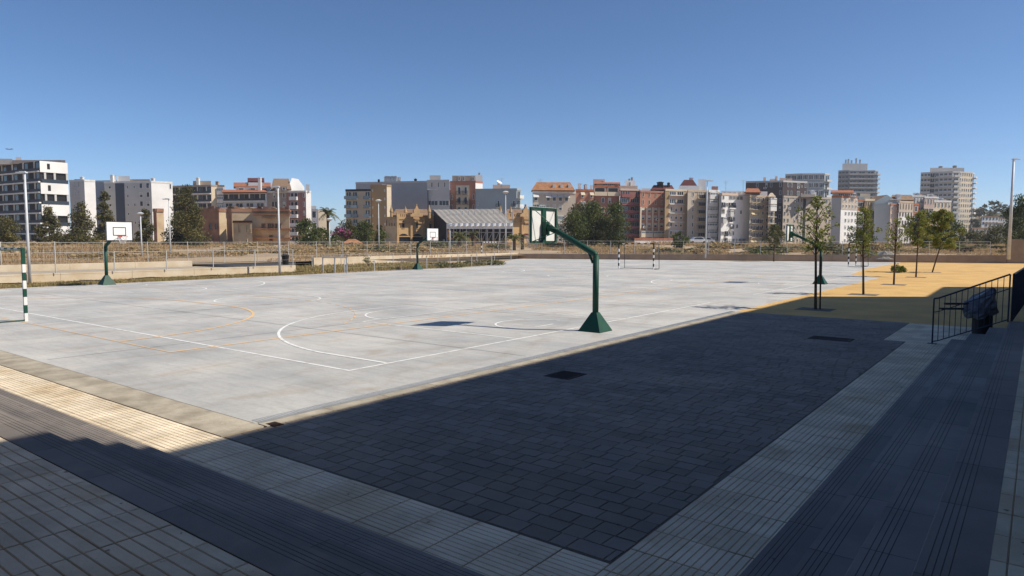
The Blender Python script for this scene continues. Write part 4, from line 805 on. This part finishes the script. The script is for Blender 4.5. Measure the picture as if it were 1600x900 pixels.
for k in range(46):
    i_ = kind_rng.choice((0, 2, 3, 4, 4)); A_ = b['pts'][i_]; B_ = b['pts'][i_+1]; u = (B_-A_).normalized(); c = A_.lerp(B_, kind_rng.random()*.9+.02); q = MB(); wd_ = kind_rng.uniform(.3, 1.1); hh_ = kind_rng.uniform(.12, .5); q.prism([c, c+u*wd_, c+u*wd_+c.normalized()*.35, c+c.normalized()*.35], b['z1']+.352, b['z1']+.35+hh_); q.build('broken_brickwork', mRuinD if k % 3 else mRuin, b['root'])
A = G(364, d_-5); B = G(393.5, d_-5.5); q = MB(); q.prism([A, B, B+B.normalized()*4, A+A.normalized()*4], 0, Z(364, 348, d_-5)); q.build('annex', mRuin, b['root']); facade(b['root'], A, B, 0, Z(364, 348, d_-5), ['.w.ww', '.w.w.'], mRuin)
A = G(363, d_-5.6); B = G(394, d_-6.1); q = MB(); q.prism([A, B, B+B.normalized()*5, A+A.normalized()*5], Z(364, 347.8, d_-5), Z(364, 345, d_-5)); q.build('annex_roof', m_maroon, b['root'])
# --- middle
b = building('tan block with glass balconies and a taller blank brick stair tower', 540, 205, [(579, -8, ['bb.b', 'bb.b', 'bb.b', 'bb.b', 'bb.b', 'bb.b'], None)], 298, mTan, extra=m_glassb, parc=m_dark)
b = building('tall tan brick tower wall with small round windows beside the glass balconies', 579, 206, [(604, -14, ['s..s']*7, None), (611, 50, None, mCream)], 291, mBrickT, parc=mBrickT)  # narrow lit side painted cream instead of the tan brick
rbox(b, 580, 598, 289, mRed, 2); rbox(b, 597, 603, 288.5, mW, 1)
b = building('wide blank pale grey party wall with a roof room', 556, 238, [(667, -14, None, None)], 285, mG2, parc=mLG, depth=18); rbox(b, 600, 626, 277.5, mLG, 6, win='.w.ww'); chimney(b, 649, 280, m_dark, .8); chimney(b, 592, 281, m_dark, .6)
for px in (604, 608, 613, 618): chimney(b, px, 276, m_steel, 1.0, 7)
b = building('modern white house with dark strip windows above the tent', 667, 205, [(702, -12, ['.w.w.w.', '.......', 'WW', 'WW', 'WW', 'WW', 'WW'], None)], 283.5, mLG, extra=m_wh, parc=mLG); rbox(b, 671, 688, 275, mLG, 3); 
q = MB(); A = G(667, 204.6); B = G(702.5, 204); q.prism([A, B, B+FW*.5, A+FW*.5], Z(667, 297.5, 205), Z(667, 295.8, 205)); q.build('terrace_slab', m_wh, b['root'])
for x in (667.3, 701.0): A = G(x, 204.1); B = G(x+1.4, 204); q = MB(); q.prism([A, B, B+FW*.6, A+FW*.6], 0, Z(667, 298, 205)); q.build('corner_column', mNavy, b['root'])
b = building('red brick block with white balcony bay and white side wall above the tent', 702.5, 206, [(742, -12, ['.....', 'w.d.d.w', 'w.d.d.w', 'w.d.d.w', 'w.d.d.w', 'w.d.d.w'], None), (753, 48, None, mW)], 285, mRed, extra=m_brn, parc=mRed)
rbox(b, 706, 742, 275.5, m_brn, 4, win='.ww.w'); rbox(b, 740.5, 753, 274.5, mW, 4, dep=7); chimney(b, 748, 271, m_brn, .5, 5)
dd_ = b['ds'][0]; A = G(712, dd_-1.0); B = G(732, dd_-1.9); q = MB(); q.prism([A, B, B+FW*.9, A+FW*.9], 0, Z(712, 291, dd_)); q.build('white_bay', mCream, b['root']); facade(b['root'], A, B, Z(712, 382, dd_), Z(712, 291, dd_), ['dd']*6, m_wh, m_brn)
b = building('pale blue grey block with a few dark balconies and a pink roof room', 742, 195, [(806, -10, ['........', 's...d..d', '........'[:8], 'w...d..d', '........', 'w.w.d..d'], None), (812.5, 45, ['b']*6, None)], 297, mBlue, extra=m_wh, parc=mBlue)
rbox(b, 769, 796, 289.5, mPink, 4); antenna(b, 783, 279); q = MB(); dd_ = b['ds'][0]+4; p = G(777, dd_); q.tube([(p.x, p.y, Z(777, 290, dd_)), (p.x+.6, p.y, Z(777, 285.5, dd_))], [.1, .9], 10); q.build('satellite_dish', mW, b['root'])
# ochre station wings
def station(label, px0, d, faces, ytop, pin, gcx):
    b = building(label, px0, d, faces, ytop, mOch, depth=16, fm=mat('ochre_trim', (.50, .33, .17), .9), name='station_building', parc=mat('ochre_trim', (.50, .33, .17)), roofc=m_tile_b, ybot=376)
    dm = min(b['ds']); i = 1 if len(b['ds']) > 2 else 0; A = b['pts'][i]; B = b['pts'][i+1]; L = (B-A); n_ = Vector((L.y, -L.x)).normalized(); mo = MATS['ochre_trim']
    for f in (0.0, .33, .64, .985):
        c = A+L*f; q = MB(); u = L.normalized(); q.prism([c+n_*.35, c+u*.5+n_*.35, c+u*.5-n_*.1, c-n_*.1], 0, b['z1']+.9); q.build('pilaster', mo, b['root'])
    for zf in (.42, .86): q = MB(); q.prism([A+n_*.28, B+n_*.28, B-n_*.1, A-n_*.1], b['z1']*zf-.12, b['z1']*zf+.12); q.build('string_course', mo, b['root'])
    for k in range(22):
        c = A+L*((k+.3)/22); u = L.normalized(); q = MB(); q.prism([c+n_*.1, c+u*.3+n_*.1, c+u*.3-n_*.15, c-n_*.15], b['z1']+.35, b['z1']+1.0); q.build('baluster', mo, b['root'])
    q = MB(); q.prism([A+n_*.14, B+n_*.14, B-n_*.18, A-n_*.18], b['z1']+1.0, b['z1']+1.2); q.build('balustrade_rail', mo, b['root'])
    c = G(gcx, dm+1.0); u = L.normalized(); z = b['z1']+.36
    for (hw, h0, h1) in ((1.5, 0, .55), (1.15, .55, .85), (.75, .85, 1.6), (.5, 1.6, 1.85), (.26, 1.85, 2.3), (.09, 2.3, 2.8)): q = MB(); q.prism([c-u*hw+n_*.3, c+u*hw+n_*.3, c+u*hw-n_*.3, c-u*hw-n_*.3], z+h0, z+h1); q.build('gable_tier', mo, b['root'])
    for px, y in pin:
        p = G(px, dm+1.5); zt = Z(px, y, dm); q = MB(); q.tube([(p.x, p.y, b['z1']), (p.x, p.y, b['z1']+(zt-b['z1'])*.4), (p.x, p.y, b['z1']+(zt-b['z1'])*.5), (p.x, p.y, b['z1']+(zt-b['z1'])*.8), (p.x, p.y, zt)], [.34, .3, .42, .16, .06], 8); q.build('pinnacle', mo, b['root'])
    return b
b = station('ochre brick station pavilion with keyhole windows and stepped gable left of the tent', 602, 158, [(618.5, -45, ['wwww', '....'], mRuin), (682, 30, ['kkk', '...'], None)], 341, ((611, 320), (633, 322), (670, 320)), 650)
A, B = b['pts'][1], b['pts'][2]; sloped(b, 612, 672, 336, 327, m_tile_b, 5, 2.5, inset=6, d=b['ds'][1]); 
for f in (.17, .5):
    c = A+(B-A)*f; u = (B-A).normalized(); n_ = Vector((u.y, -u.x)); zc = 2.0; q = MB(); q.quad([(c.x+u.x*1.6*math.cos(a)+n_.x*.05, c.y+u.y*1.6*math.cos(a)+n_.y*.05, zc+1.6*math.sin(a)) for a in [2*math.pi*i/18 for i in range(18)]]); q.build('round_window', m_glass, b['root'])
b = station('second ochre brick station pavilion partly behind the right end of the tent', 790, 158, [(858, 28, ['.kkk', '....'], None)], 341, ((781, 321), (797, 322)), 820); sloped(b, 786, 840, 335, 327, m_tile_b, 5, 2.5, inset=6)
b = building('low ochre arcade linking the two station pavilions behind the scaffolding', 684, 166, [(790, -5, ['wwwwwwwwwww'], None)], 362, mOch, depth=6, name='station_building', par=True, parc=mOch, fm=mOch)
# tent
mTent = mat('pale_canvas', (.34, .315, .285), .8, c2=(.28, .26, .235), scale=.4); mTentW = mat('white_canvas', (.80, .80, .79), .8)
dt = 146; tr_ = empty('event_tent', (*G(738, dt), 0), label='large tent with a sloping ribbed canvas roof and white scalloped valance on scaffolding', cat='tent')
TL, TR, BR_, BL_ = G(676, dt+14), G(777, dt+10), G(800, dt-4), G(697, dt-2); zT = Z(676, 328, dt+14); zB = Z(697, 349.5, dt-2)
n = 12
for i in range(n):
    a0, a1 = i/n, (i+1)/n; t0, t1, b0, b1 = TL.lerp(TR, a0), TL.lerp(TR, a1), BL_.lerp(BR_, a0), BL_.lerp(BR_, a1); tm_, bm_ = (t0+t1)/2, (b0+b1)/2
    q = MB()
    q.quad([(*b0, zB+.12), (*bm_, zB+.02), (*tm_, zT-.02), (*t0, zT+.07)]); q.quad([(*bm_, zB+.02), (*b1, zB+.12), (*t1, zT+.07), (*tm_, zT-.02)])
    q.quad([(*b0, zB+.15), (*t0, zT+.02), (*tm_, zT-.22), (*bm_, zB-.15)]); q.quad([(*bm_, zB-.15), (*tm_, zT-.22), (*t1, zT+.02), (*b1, zB+.15)]); q.build('roof_panel', mTent, tr_)
    q = MB(); fr = FW*-.12; q.quad([(*(b0+fr), zB-.45), (*(bm_+fr*4), zB-.62), (*(bm_+fr), zB+.05), (*(b0+fr), zB+.14)]); q.quad([(*(bm_+fr*4), zB-.62), (*(b1+fr), zB-.45), (*(b1+fr), zB+.14), (*(bm_+fr), zB+.05)])
    q.quad([(*(b0+fr*.5), zB-1.1), (*(b1+fr*.5), zB-1.1), (*(b1+fr*.5), zB-.4), (*(b0+fr*.5), zB-.4)]); q.build('valance', mTentW, tr_)
q = MB()
for i in range(11):
    a = i/10; b0 = BL_.lerp(BR_, a)+FW*.5; t0 = TL.lerp(TR, a)
    q.tube([(*b0, 0), (*b0, zB)], .09, 5); q.tube([(*b0, zB-3.2), (*(b0+FW*2.5), zB-.3)], .06, 4); q.tube([(*(b0+FW*8), 0), (*(b0+FW*8), zB+3)], .09, 5)
    if i < 10:
        b1 = BL_.lerp(BR_, a+.1)+FW*.5; q.tube([(*b0, zB-4.6), (*b1, zB-1.6)], .06, 4)
for z in (zB-1.8, zB-4.6, 1.6): q.tube([(*(BL_+FW*.5), z), (*(BR_+FW*.5), z)], .08, 5)
q.build('scaffolding', m_steel, tr_)
q = MB(); q.prism([G(676, dt+15), G(684, dt+8), G(684, dt+8.4), G(676, dt+15.4)], 0, zT-1.4); q.prism([BL_+FW*11, BR_+FW*11, BR_+FW*11.4, BL_+FW*11.4], zB-3.0, zT-3); q.build('dark_back_sheet', m_dark, tr_)  # dark sheets added for the gloom under the tent roof
q = MB(); q.quad([(*G(698, dt-1.5), .2), (*G(677, dt+13.5), .2), (*G(677, dt+13.5), zT-.3), (*G(698, dt-1.5), zB-.1)]); q.build('dark_side_sheet', m_dark, tr_)  # added dark sheet, keeps the left end under the roof dark
q = MB(); q.prism([G(691, dt+1), G(728, dt+1), G(728, dt+3), G(691, dt+3)], 0, Z(700, 374, dt)); q.build('stage_platform', mLG, tr_)
b = building('low orange tiled hut between the palm and the ochre station', 534, 110, [(565, -6, None, None)], 380.5, mTan, depth=4, par=False, name='hut'); sloped(b, 532, 567, 380.5, 373.5, m_tile_o, 2.5, -.5, inset=12)
# --- right rows
b = building('apartment block with orange mansard roof and awninged terraces behind the nearest backboard', 831, 200, [(898, -3, ['a.aaaa.', 'WgSSS..', 'W.gSgSS', 'ww.SSSS', 'wwgSSSS'], None)], 301, mGrBr, extra=m_wh, fm=m_wh, parc=m_wh)
sloped(b, 829, 897, 298, 285.5, m_tile_o, 4, -.3, inset=8)
for px in (862, 874, 886): rbox(b, px, px+4, 289, m_wh, 1.0, y1=296, dep=2, name='dormer')
antenna(b, 843, 280)
b = building('narrow houses with red roofs and white chimney stacks beside the mansard block', 898, 203, [(926, -2, ['.a.a', '.g.g', '.g.g', '.g.g', '.g.g', '.g.g'], None)], 298, mRed, extra=mCream, parc=m_tile)
for (x0_, x1_) in ((902, 906), (912, 916), (920, 924)): rbox(b, x0_, x1_, 290, mW, 1, name='chimney_stack')
chimney(b, 904, 287); chimney(b, 913, 289, m_tile)
b = building('dark red block with cream balcony parapets and a pink roof room', 925, 206, [(966, -2, ['pp', '.ww.', 'wwww', 'dwwd', 'dwwd', 'dwwd'], None)], 292, mRed2, extra=mCream, parc=m_tile); rbox(b, 930, 965, 287, mPink, 2, win='.WW.'); sloped(b, 927, 967, 287.5, 285.5, m_tile, 4, 1); rbox(b, 925, 943, 281, mPink, 7, win='..w')
b = building('maroon block with rows of bluish glazed balconies and a white roof room', 967, 206, [(998, 2, ['bb.b', 'bbbb', 'bbbb', 'bbbb', 'bbbb', 'bbbb', 'bbbb'], None)], 297, mRed2, extra=mat('maroon_panel', (.30, .11, .11), .8), fm=m_wh, parc=mPink)
rbox(b, 965, 994, 291, mPink, 2); rbox(b, 974, 990, 283, mW, 5, win='.w.'); chimney(b, 985, 278, m_brn, .5, 6); chimney(b, 981, 280, m_brn, .5, 6)
facade(b['root'], b['pts'][0]+FW*-1.35, b['pts'][1]+FW*-1.35, Z(967, 382, 206), b['z1'], ['.', 'W.W', 'W.W', 'W.W', 'W.W', 'W.W', 'W.W'], m_glassb)
b = building('orange red brick block with four columns of tall cream framed windows', 998, 204, [(1037, 10, ['tttt', 'tttt', 'SSSS', 'SSSS', 'SSSS', 'gg', 'gg'], None)], 300, mRed, extra=m_wh, fm=mCream, parc=mRed); 
for f in (.0, .24, .48, .73, .97):
    A, B = b['pts'][0], b['pts'][1]; u = (B-A).normalized(); n_ = Vector((u.y, -u.x)); c = A+(B-A)*f; q = MB(); q.prism([c+n_*.25, c+u*.45+n_*.25, c+u*.45, c], 0, Z(1010, 324, 204)); q.build('white_pilaster', mCream, b['root'])
sloped(b, 1014, 1052, 296, 290, m_maroon, 6, 3, inset=5); rbox(b, 1000, 1014, 295, mW, 3); chimney(b, 1029, 285, m_dark, 1.6, 5); chimney(b, 1042, 286, m_dark, .7, 5)
b = building('pink tan block with a wide recessed balcony bay', 1037, 203, [(1043, 10, None, mBrickT), (1066, 10, ['WW', 'WW', 'wSw', 'wSw', 'wSw', 'wSw', 'wSw'], None), (1072, 10, None, mTan)], 297.5, mPink, extra=m_wh, parc=mCream)
for k in range(7):
    A, B = b['pts'][1], b['pts'][2]; u = (B-A).normalized(); n_ = Vector((u.y, -u.x)); z = b['z1']-1.5-k*2.6; q = MB(); q.prism([A+n_*.7, B+n_*.7, B, A], z-.12, z+.1); q.build('slab_edge', m_wh, b['root'])
b = building('tan block with curved top and crowded dark balconies', 1072, 203, [(1083, 10, ['.w']*7, mGrBr), (1100, 10, ['.ddd.']*7, None), (1104, 10, ['s']*7, None)], 299, mTan, extra=mCream, parc=mTan); 
sloped(b, 1058, 1088, 291, 282, m_maroon, 6, 5, inset=8); rbox(b, 1058, 1090, 291, mW, 5); rbox(b, 1088, 1100, 281, mW, 6); chimney(b, 1077, 278, mW, 1, 9)
b = building('narrow white glazed bay tower beside the tan block', 1104, 201, [(1117, 10, ['g']*7, None), (1121, 40, ['s']*7, mTan)], 299, mW, extra=m_wh, parc=m_wh); rbox(b, 1109, 1119, 292, mRed, 2)
b = building('bright white apartment block with irregular enclosed terraces', 1121, 198, [(1125, -30, None, mG2), (1147, 16, ['w.WW', 'lWll', 'W.gw', 'gWlW', '..dw', 'Wlww', 'wlwW'], None), (1169, 16, ['WW..', '....', '.w..', '....', 'w...', '....', 'wWW.'], None)], 304, mW, extra=mW, fm=mLG, parc=mPink)
rbox(b, 1124, 1160, 299, mW, 3, win='.w.w.w.w.'); antenna(b, 1131, 283); antenna(b, 1158, 282)
b = building('tan brick block with yellow awnings and a tiled attic', 1169, 199, [(1186, 14, ['ddd', 'ddd', 'aaa', 'ddd', 'ddd', 'ddd', 'aaa'], None), (1199, 14, ['ww']*7, mTan)], 307, mGrBr, extra=m_awn, parc=mTan)
sloped(b, 1160, 1186, 301, 295, m_tile, 3, -.2, inset=4); rbox(b, 1184, 1196, 300, mW, 3)
b = building('slim tan block with a small gable and stacked white bays', 1198, 199, [(1208, 14, ['g', 'g', 'd', 'd', 'd', 'd', 'd'], None)], 308, mTan, extra=m_wh, parc=m_wh); sloped(b, 1196, 1209, 308, 302, mTan, 3, -.5, inset=5)
b = building('dark brown clad block with small square pale windows', 1162, 240, [(1219.5, -16, ['..w.ww.w']+['.......w']*7, None), (1257, 22, ['.ww.Wsw', '.ww.Wsw', '.ww.Sww', '.ww.Wsw', '.ww.ldw', '.ww.Wsw', '.ww.Sww', '.ww.Ssw'], None)], 284.5, mDkBr, fm=mLG, extra=m_wh, parc=mLG, depth=18)
for (x0_, x1_, y_) in ((1189, 1193, 278), (1199, 1209, 280.5), (1207, 1211, 276.5), (1214, 1225, 279), (1226, 1234, 280)): rbox(b, x0_, x1_, y_, mPink, 3)
b = building('sandy tan block with a dark vertical slit behind the first young tree', 1221, 222, [(1252, 14, ['ww.Sww']*7, None), (1256, 14, None, m_dark), (1297, 14, ['..ww.ww']*7, None)], 308, mGrBr, extra=m_wh, fm=mLG, parc=mGrBr); 
rbox(b, 1248, 1270, 304, mGrBr, .5); rbox(b, 1262, 1272, 301, mW, 3); chimney(b, 1266, 298, mW, 1.2)
b = building('blue grey office slab with curved roof behind the dark brown block', 1223, 330, [(1250, -30, ['WWW']*9, None), (1284, -4, ['WWWW']*9, None), (1292, 40, ['b']*9, None)], 273, wallm('blue_slab', (.34, .38, .40)), extra=mLG, parc=mLG)
b = building('block with brown top storeys, white lower storeys and red tiled roof', 1296, 205, [(1311, -25, ['...']*7, mG2), (1336, 18, ['.wwww', 'wwwww', '.wwww', '.wwww', '.wwww', '.wwww', '.wwww'], None)], 308, mW, fm=mW, extra=m_wh, parc=m_tile)
rbox(b, 1297, 1334, 302, mW, 2, win='.WWW'); sloped(b, 1294, 1330, 301.5, 298, m_tile, 4, 0)
A, B = b['pts'][1], b['pts'][2]; u = (B-A).normalized(); n_ = Vector((u.y, -u.x)); 
for (aa, bb, mm) in ((A, B, mGrBr), (b['pts'][0], A, mG2)):
    u = (bb-aa).normalized(); n_ = Vector((u.y, -u.x)); q = MB(); q.prism([aa+n_*.09, bb+n_*.09, bb, aa], Z(1311, 328, 205), b['z1']-.26); q.build('brown_band', mm, b['root']); facade(b['root'], aa+n_*.09, bb+n_*.09, Z(1311, 328, 205), b['z1']-.3, ['wwwww', 'wwwww'] if mm is mGrBr else ['.....'], mW)
b = building('grey brown office tower with deep horizontal slabs and roof masts', 1305, 400, [(1321, -25, ['bbb']*9, None), (1362, 2, ['bbb']*9, None), (1367, 40, ['b']*9, None)], 268, wallm('tower_grey', (.30, .28, .26)), extra=wallm('tower_slab_grey', (.36, .34, .33)), fm=mG2, parc=mG2, depth=30, ybot=330)
rbox(b, 1311, 1350, 257, mLG, 3, dep=12)
for px, y in ((1316, 251), (1320, 250), (1325, 252), (1332, 249), (1338, 251)): chimney(b, px, y, m_steel, .7, 6)
for i in range(6): 
    p = G(1306+i*10, 399); 
b = building('narrow house with red brick front and dark glazed bays', 1336, 214, [(1348, 8, ['W', 'gg', 'gg', 'gg', 'gg'], None)], 314, mRed, extra=m_wh, fm=m_wh, parc=m_tile); rbox(b, 1338, 1347, 308, mBlue, 2)
b = building('narrow yellow house with brown loggia top floor', 1348, 214, [(1363, 8, ['wwww', 'dd', 'dd', 'dd', 'dd'], None)], 313, wallm('yellow_render', (.58, .40, .18)), extra=mCream, fm=m_brn, parc=mCream); rbox(b, 1340, 1356, 303, mCream, 4)
b = building('block with a blank blue grey party wall and gabled shoulder', 1363, 212, [(1388, -20, None, wallm('party_wall_blue', (.40, .43, .46)))], 320, mBlue, parc=mBlue)
d_ = b['ds'][1]+3; q = MB(); A = G(1363, d_); C = G(1382, d_); E1 = G(1400, d_); zz = lambda y: Z(1382, y, d_); q.v = [(*A, zz(330)), (*E1, zz(330)), (*E1, zz(316)), (*C, zz(305)), (*A, zz(316))]; q.v += [(v[0]+FW.x*7, v[1]+FW.y*7, v[2]) for v in q.v[:5]]; q.f = [(0,1,2,3,4), (9,8,7,6,5)] + [(i, (i+1) % 5, (i+1) % 5+5, i+5) for i in range(5)]; q.m = [0, 0, 0, 0, 1, 1, 0]; q.t = [0]*7; q.build('gable_wall', [mBlue, m_tile_b], b['root'])
b = building('pink house with a red strip and white framed windows', 1388, 210, [(1401, 12, ['w.w']*5, None)], 320, mPink, fm=m_wh, parc=mRed, extra=m_wh); rbox(b, 1384, 1391, 317, mW, .2)
b = building('cream house with brown arcaded top floor', 1401, 210, [(1423, 12, ['twtwt', 'wwwww', 'wwwww', 'wwwww', 'wwwww'], None)], 316, mW, fm=m_brn, parc=mTan, extra=m_wh)
A, B = b['pts']; u = (B-A).normalized(); n_ = Vector((u.y, -u.x)); q = MB(); q.prism([A+n_*.09, B+n_*.09, B, A], Z(1401, 332, 210), b['z1']-.26); q.build('brown_band', mGrBr, b['root']); facade(b['root'], A+n_*.09, B+n_*.09, Z(1401, 331, 210), b['z1']-.5, ['ttttt'], m_brn)
sloped(b, 1386, 1424, 312, 305, m_tile_b, 6, 3, inset=4); chimney(b, 1399, 304, mW, 1.2, 4)
b = building('low red brick house behind the fourth young tree', 1423, 214, [(1432, 10, ['w', 'w', 'w', 'w'], None)], 320, mRed, parc=m_tile)
for k, (x0_, x1_, y_, dd_, mm, lab) in enumerate(((1418, 1442, 307, 262, mW, 'white terraced house with rooftop rooms left of the big white tower'), (1440, 1462, 309, 256, mPink, 'pink terraced house in front of the big white tower'), (1455, 1482, 315, 240, mCream, 'cream terraced house with many windows below the big white tower'))):
    b = building(lab, x0_, dd_, [(x1_, 16, ['wwwww', 'WWW', 'wwwww', 'WWW', 'wwwww'], None)], y_, mm, fm=m_wh, parc=m_wh); rbox(b, x0_+4, x0_+10, y_-5, mW, 3); rbox(b, x0_+14, x0_+19, y_-3, mPink, 4); chimney(b, x0_+12, y_-5)
b = building('tall white apartment tower with a broad lit side full of small windows', 1433, 330, [(1448, -28, ['bbb']*14, None), (1482, -28, ['lWbbb']*14, None), (1493, 10, ['b']*14, None), (1513, 25, ['wwwwww']*14, mCream), (1516, 50, ['b']*14, None)], 270, wallm('tower_white', (.55, .54, .51)), extra=mLG, fm=mLG, parc=mLG, depth=20)
rbox(b, 1447, 1500, 263.5, mLG, 6, dep=8); chimney(b, 1463, 261, m_brn, 1.2, 7); chimney(b, 1485, 260, m_brn, 1.2, 7)
# hill with houses on the right
q = MB(); pr = [(1480, 385), (1500, 372), (1514, 352), (1528, 340), (1545, 333), (1565, 332), (1600, 338), (1680, 350), (1760, 380)]
for i, (px, y) in enumerate(pr):
    for d in (300, 340, 380, 470): z = 0 if d in (300,) else (Z(px, y, 380)*(.55 if d == 340 else 1)); p = G(px, d); q.v.append((p.x, p.y, max(0, z)))
for i in range(len(pr)-1):
    for k in range(3): a = i*4+k; q.f.append((a, a+4, a+5, a+1)); q.m.append(0); q.t.append(0)
struct('hill', q, mat('hill_earth', (.13, .12, .07), .95, c2=(.07, .075, .035), scale=.08))
for (px, d, yt, yb, pw, lab) in ((1549, 372, 314, 334, 40, 'dark tree clump crowning the hill on the right'), (1527, 368, 325, 338, 26, 'dark tree on the left shoulder of the hill'), (1572, 365, 322, 345, 26, 'tree on the hill just left of the tall lamp'), (1520, 330, 340, 372, 20, 'tree at the foot of the hill beside the white tower'), (1540, 330, 330, 350, 22, 'light green tree half way up the hill'), (1565, 320, 345, 372, 40, 'scrubby tree among the hill houses')):
    p = G(px, d); tree(px, d, yt, yb, pw, lab, m_leaf_d, 'broad', zb=0, group='trees on the hill', nm='hill_tree', ncl=30, dens=150, lsz=.7)
for (x0_, x1_, y_, dd_, lab) in ((1531, 1557, 339, 318, 'white house half way up the hill'), (1556, 1574, 341, 322, 'second white house on the hill beside the lamp post'), (1535, 1566, 349, 305, 'long low house with brown tiled roof on the hill slope'), (1516, 1545, 357, 295, 'lowest pale grey house at the foot of the hill')):
    b = building(lab, x0_, dd_, [(x1_, 8, ['wwwww', 'wwwww'], None)], y_, mW if y_ < 345 else mLG, depth=8, name='hill_house', parc=m_tile_b, fm=mG2, ybot=y_+14)
b = building('small brown building on the crest of the hill', 1514, 370, [(1530, 10, ['www'], None)], 326, mTan, depth=6, name='hill_house', ybot=334)
b = building('low grey shed behind the last young tree', 1476, 150, [(1502, 5, None, None)], 376, mG2, depth=5, name='shed', par=False); sloped(b, 1475, 1503, 376, 371, mG2, 3, -.3, inset=10)
b = building('long low white garden building under the orange red brick block', 990, 190, [(1050, 8, ['....w....'], None)], 374, mW, depth=5, name='garden_building', parc=m_tile, ybot=386)
# parked cars glimpsed at the foot of the blocks
def car(px, d, label, c, yb=382):
    p = G(px, d); zb = field_z(p.x, p.y)+.1; t = empty('parked_car', (p.x, p.y, zb), math.atan2(RT.y, RT.x)+.1, label=label, cat='car', group='cars parked before the apartment blocks')
    q = MB(); pr = [(-2.1,.35),(-2.1,.85),(-1.9,.95),(-1.2,1.0),(-.7,1.45),(.9,1.48),(1.5,1.0),(2.1,.9),(2.15,.35)]; n = len(pr)
    for yy in (-.85, .85): q.v += [(x, yy*(.82 if z > 1.2 else 1), z) for x, z in pr]
    q.f = [tuple(range(n)), tuple(range(n, 2*n))[::-1]] + [(i, i+n, (i+1) % n+n, (i+1) % n) for i in range(n)]; q.m = [0]*len(q.f); q.t = [0]*len(q.f); q.build('body', mat('car_'+label.split()[0], c, .3, spec=.6), t, loc=(0,0,0))
    q = MB(); q.quad([(-1.1,-.865,1.0),(1.35,-.865,1.0),(.85,-.74,1.42),(-.65,-.74,1.40)]); q.build('side_window', m_glass, t, loc=(0,0,0))
    for x in (-1.3, 1.35):
        for yy in (-.88, .70): q = MB(); q.tube([(x, yy, .33), (x, yy+.18, .33)], .33, 12); q.build('wheel', m_black, t, loc=(0,0,0))
car(1088, 150, 'white car parked below the tan block with crowded balconies', (.75, .75, .75)); car(1100, 156, 'silver car parked behind the white car near the lamp post', (.45, .46, .48)); car(548, 130, 'grey car parked near the low tiled hut', (.3, .32, .34))
# bird in the sky
q = MB(); p = G(20, 60); z = Z(20, 235, 60); u = RT
q.quad([(p.x, p.y, z), (p.x-u.x*.22, p.y-u.y*.22, z+.06), (p.x-u.x*.40, p.y-u.y*.40, z+.02), (p.x-u.x*.1, p.y-u.y*.1, z-.03)]); q.quad([(p.x, p.y, z), (p.x+u.x*.1, p.y+u.y*.1, z-.03), (p.x+u.x*.38, p.y+u.y*.38, z), (p.x+u.x*.2, p.y+u.y*.2, z+.06)]); q.tube([(p.x+.12, p.y-.1, z-.02), (p.x, p.y, z), (p.x-.15, p.y+.12, z)], [.015, .045, .01], 6)
tag(q.build('bird', m_bark), 'small dark bird flying above the white apartment block at the left', 'bird')
# thin summer haze: far things fade slightly
q = MB(); q.box((-3010, -3010, -1.25), (3010, 3010, 70)); hz = q.build('haze', (), kind='stuff')
hm = bpy.data.materials.new('haze'); hm.use_nodes = True; hn_ = hm.node_tree; hn_.nodes.remove(hn_.nodes['Principled BSDF']); pv = hn_.nodes.new('ShaderNodeVolumePrincipled'); pv.inputs['Density'].default_value = 0.00028; pv.inputs['Color'].default_value = (.9, .94, 1, 1); pv.inputs['Anisotropy'].default_value = 0.2
hn_.links.new(pv.outputs[0], hn_.nodes['Material Output'].inputs['Volume']); hz.data.materials.append(hm)
print('objects', len(bpy.data.objects))
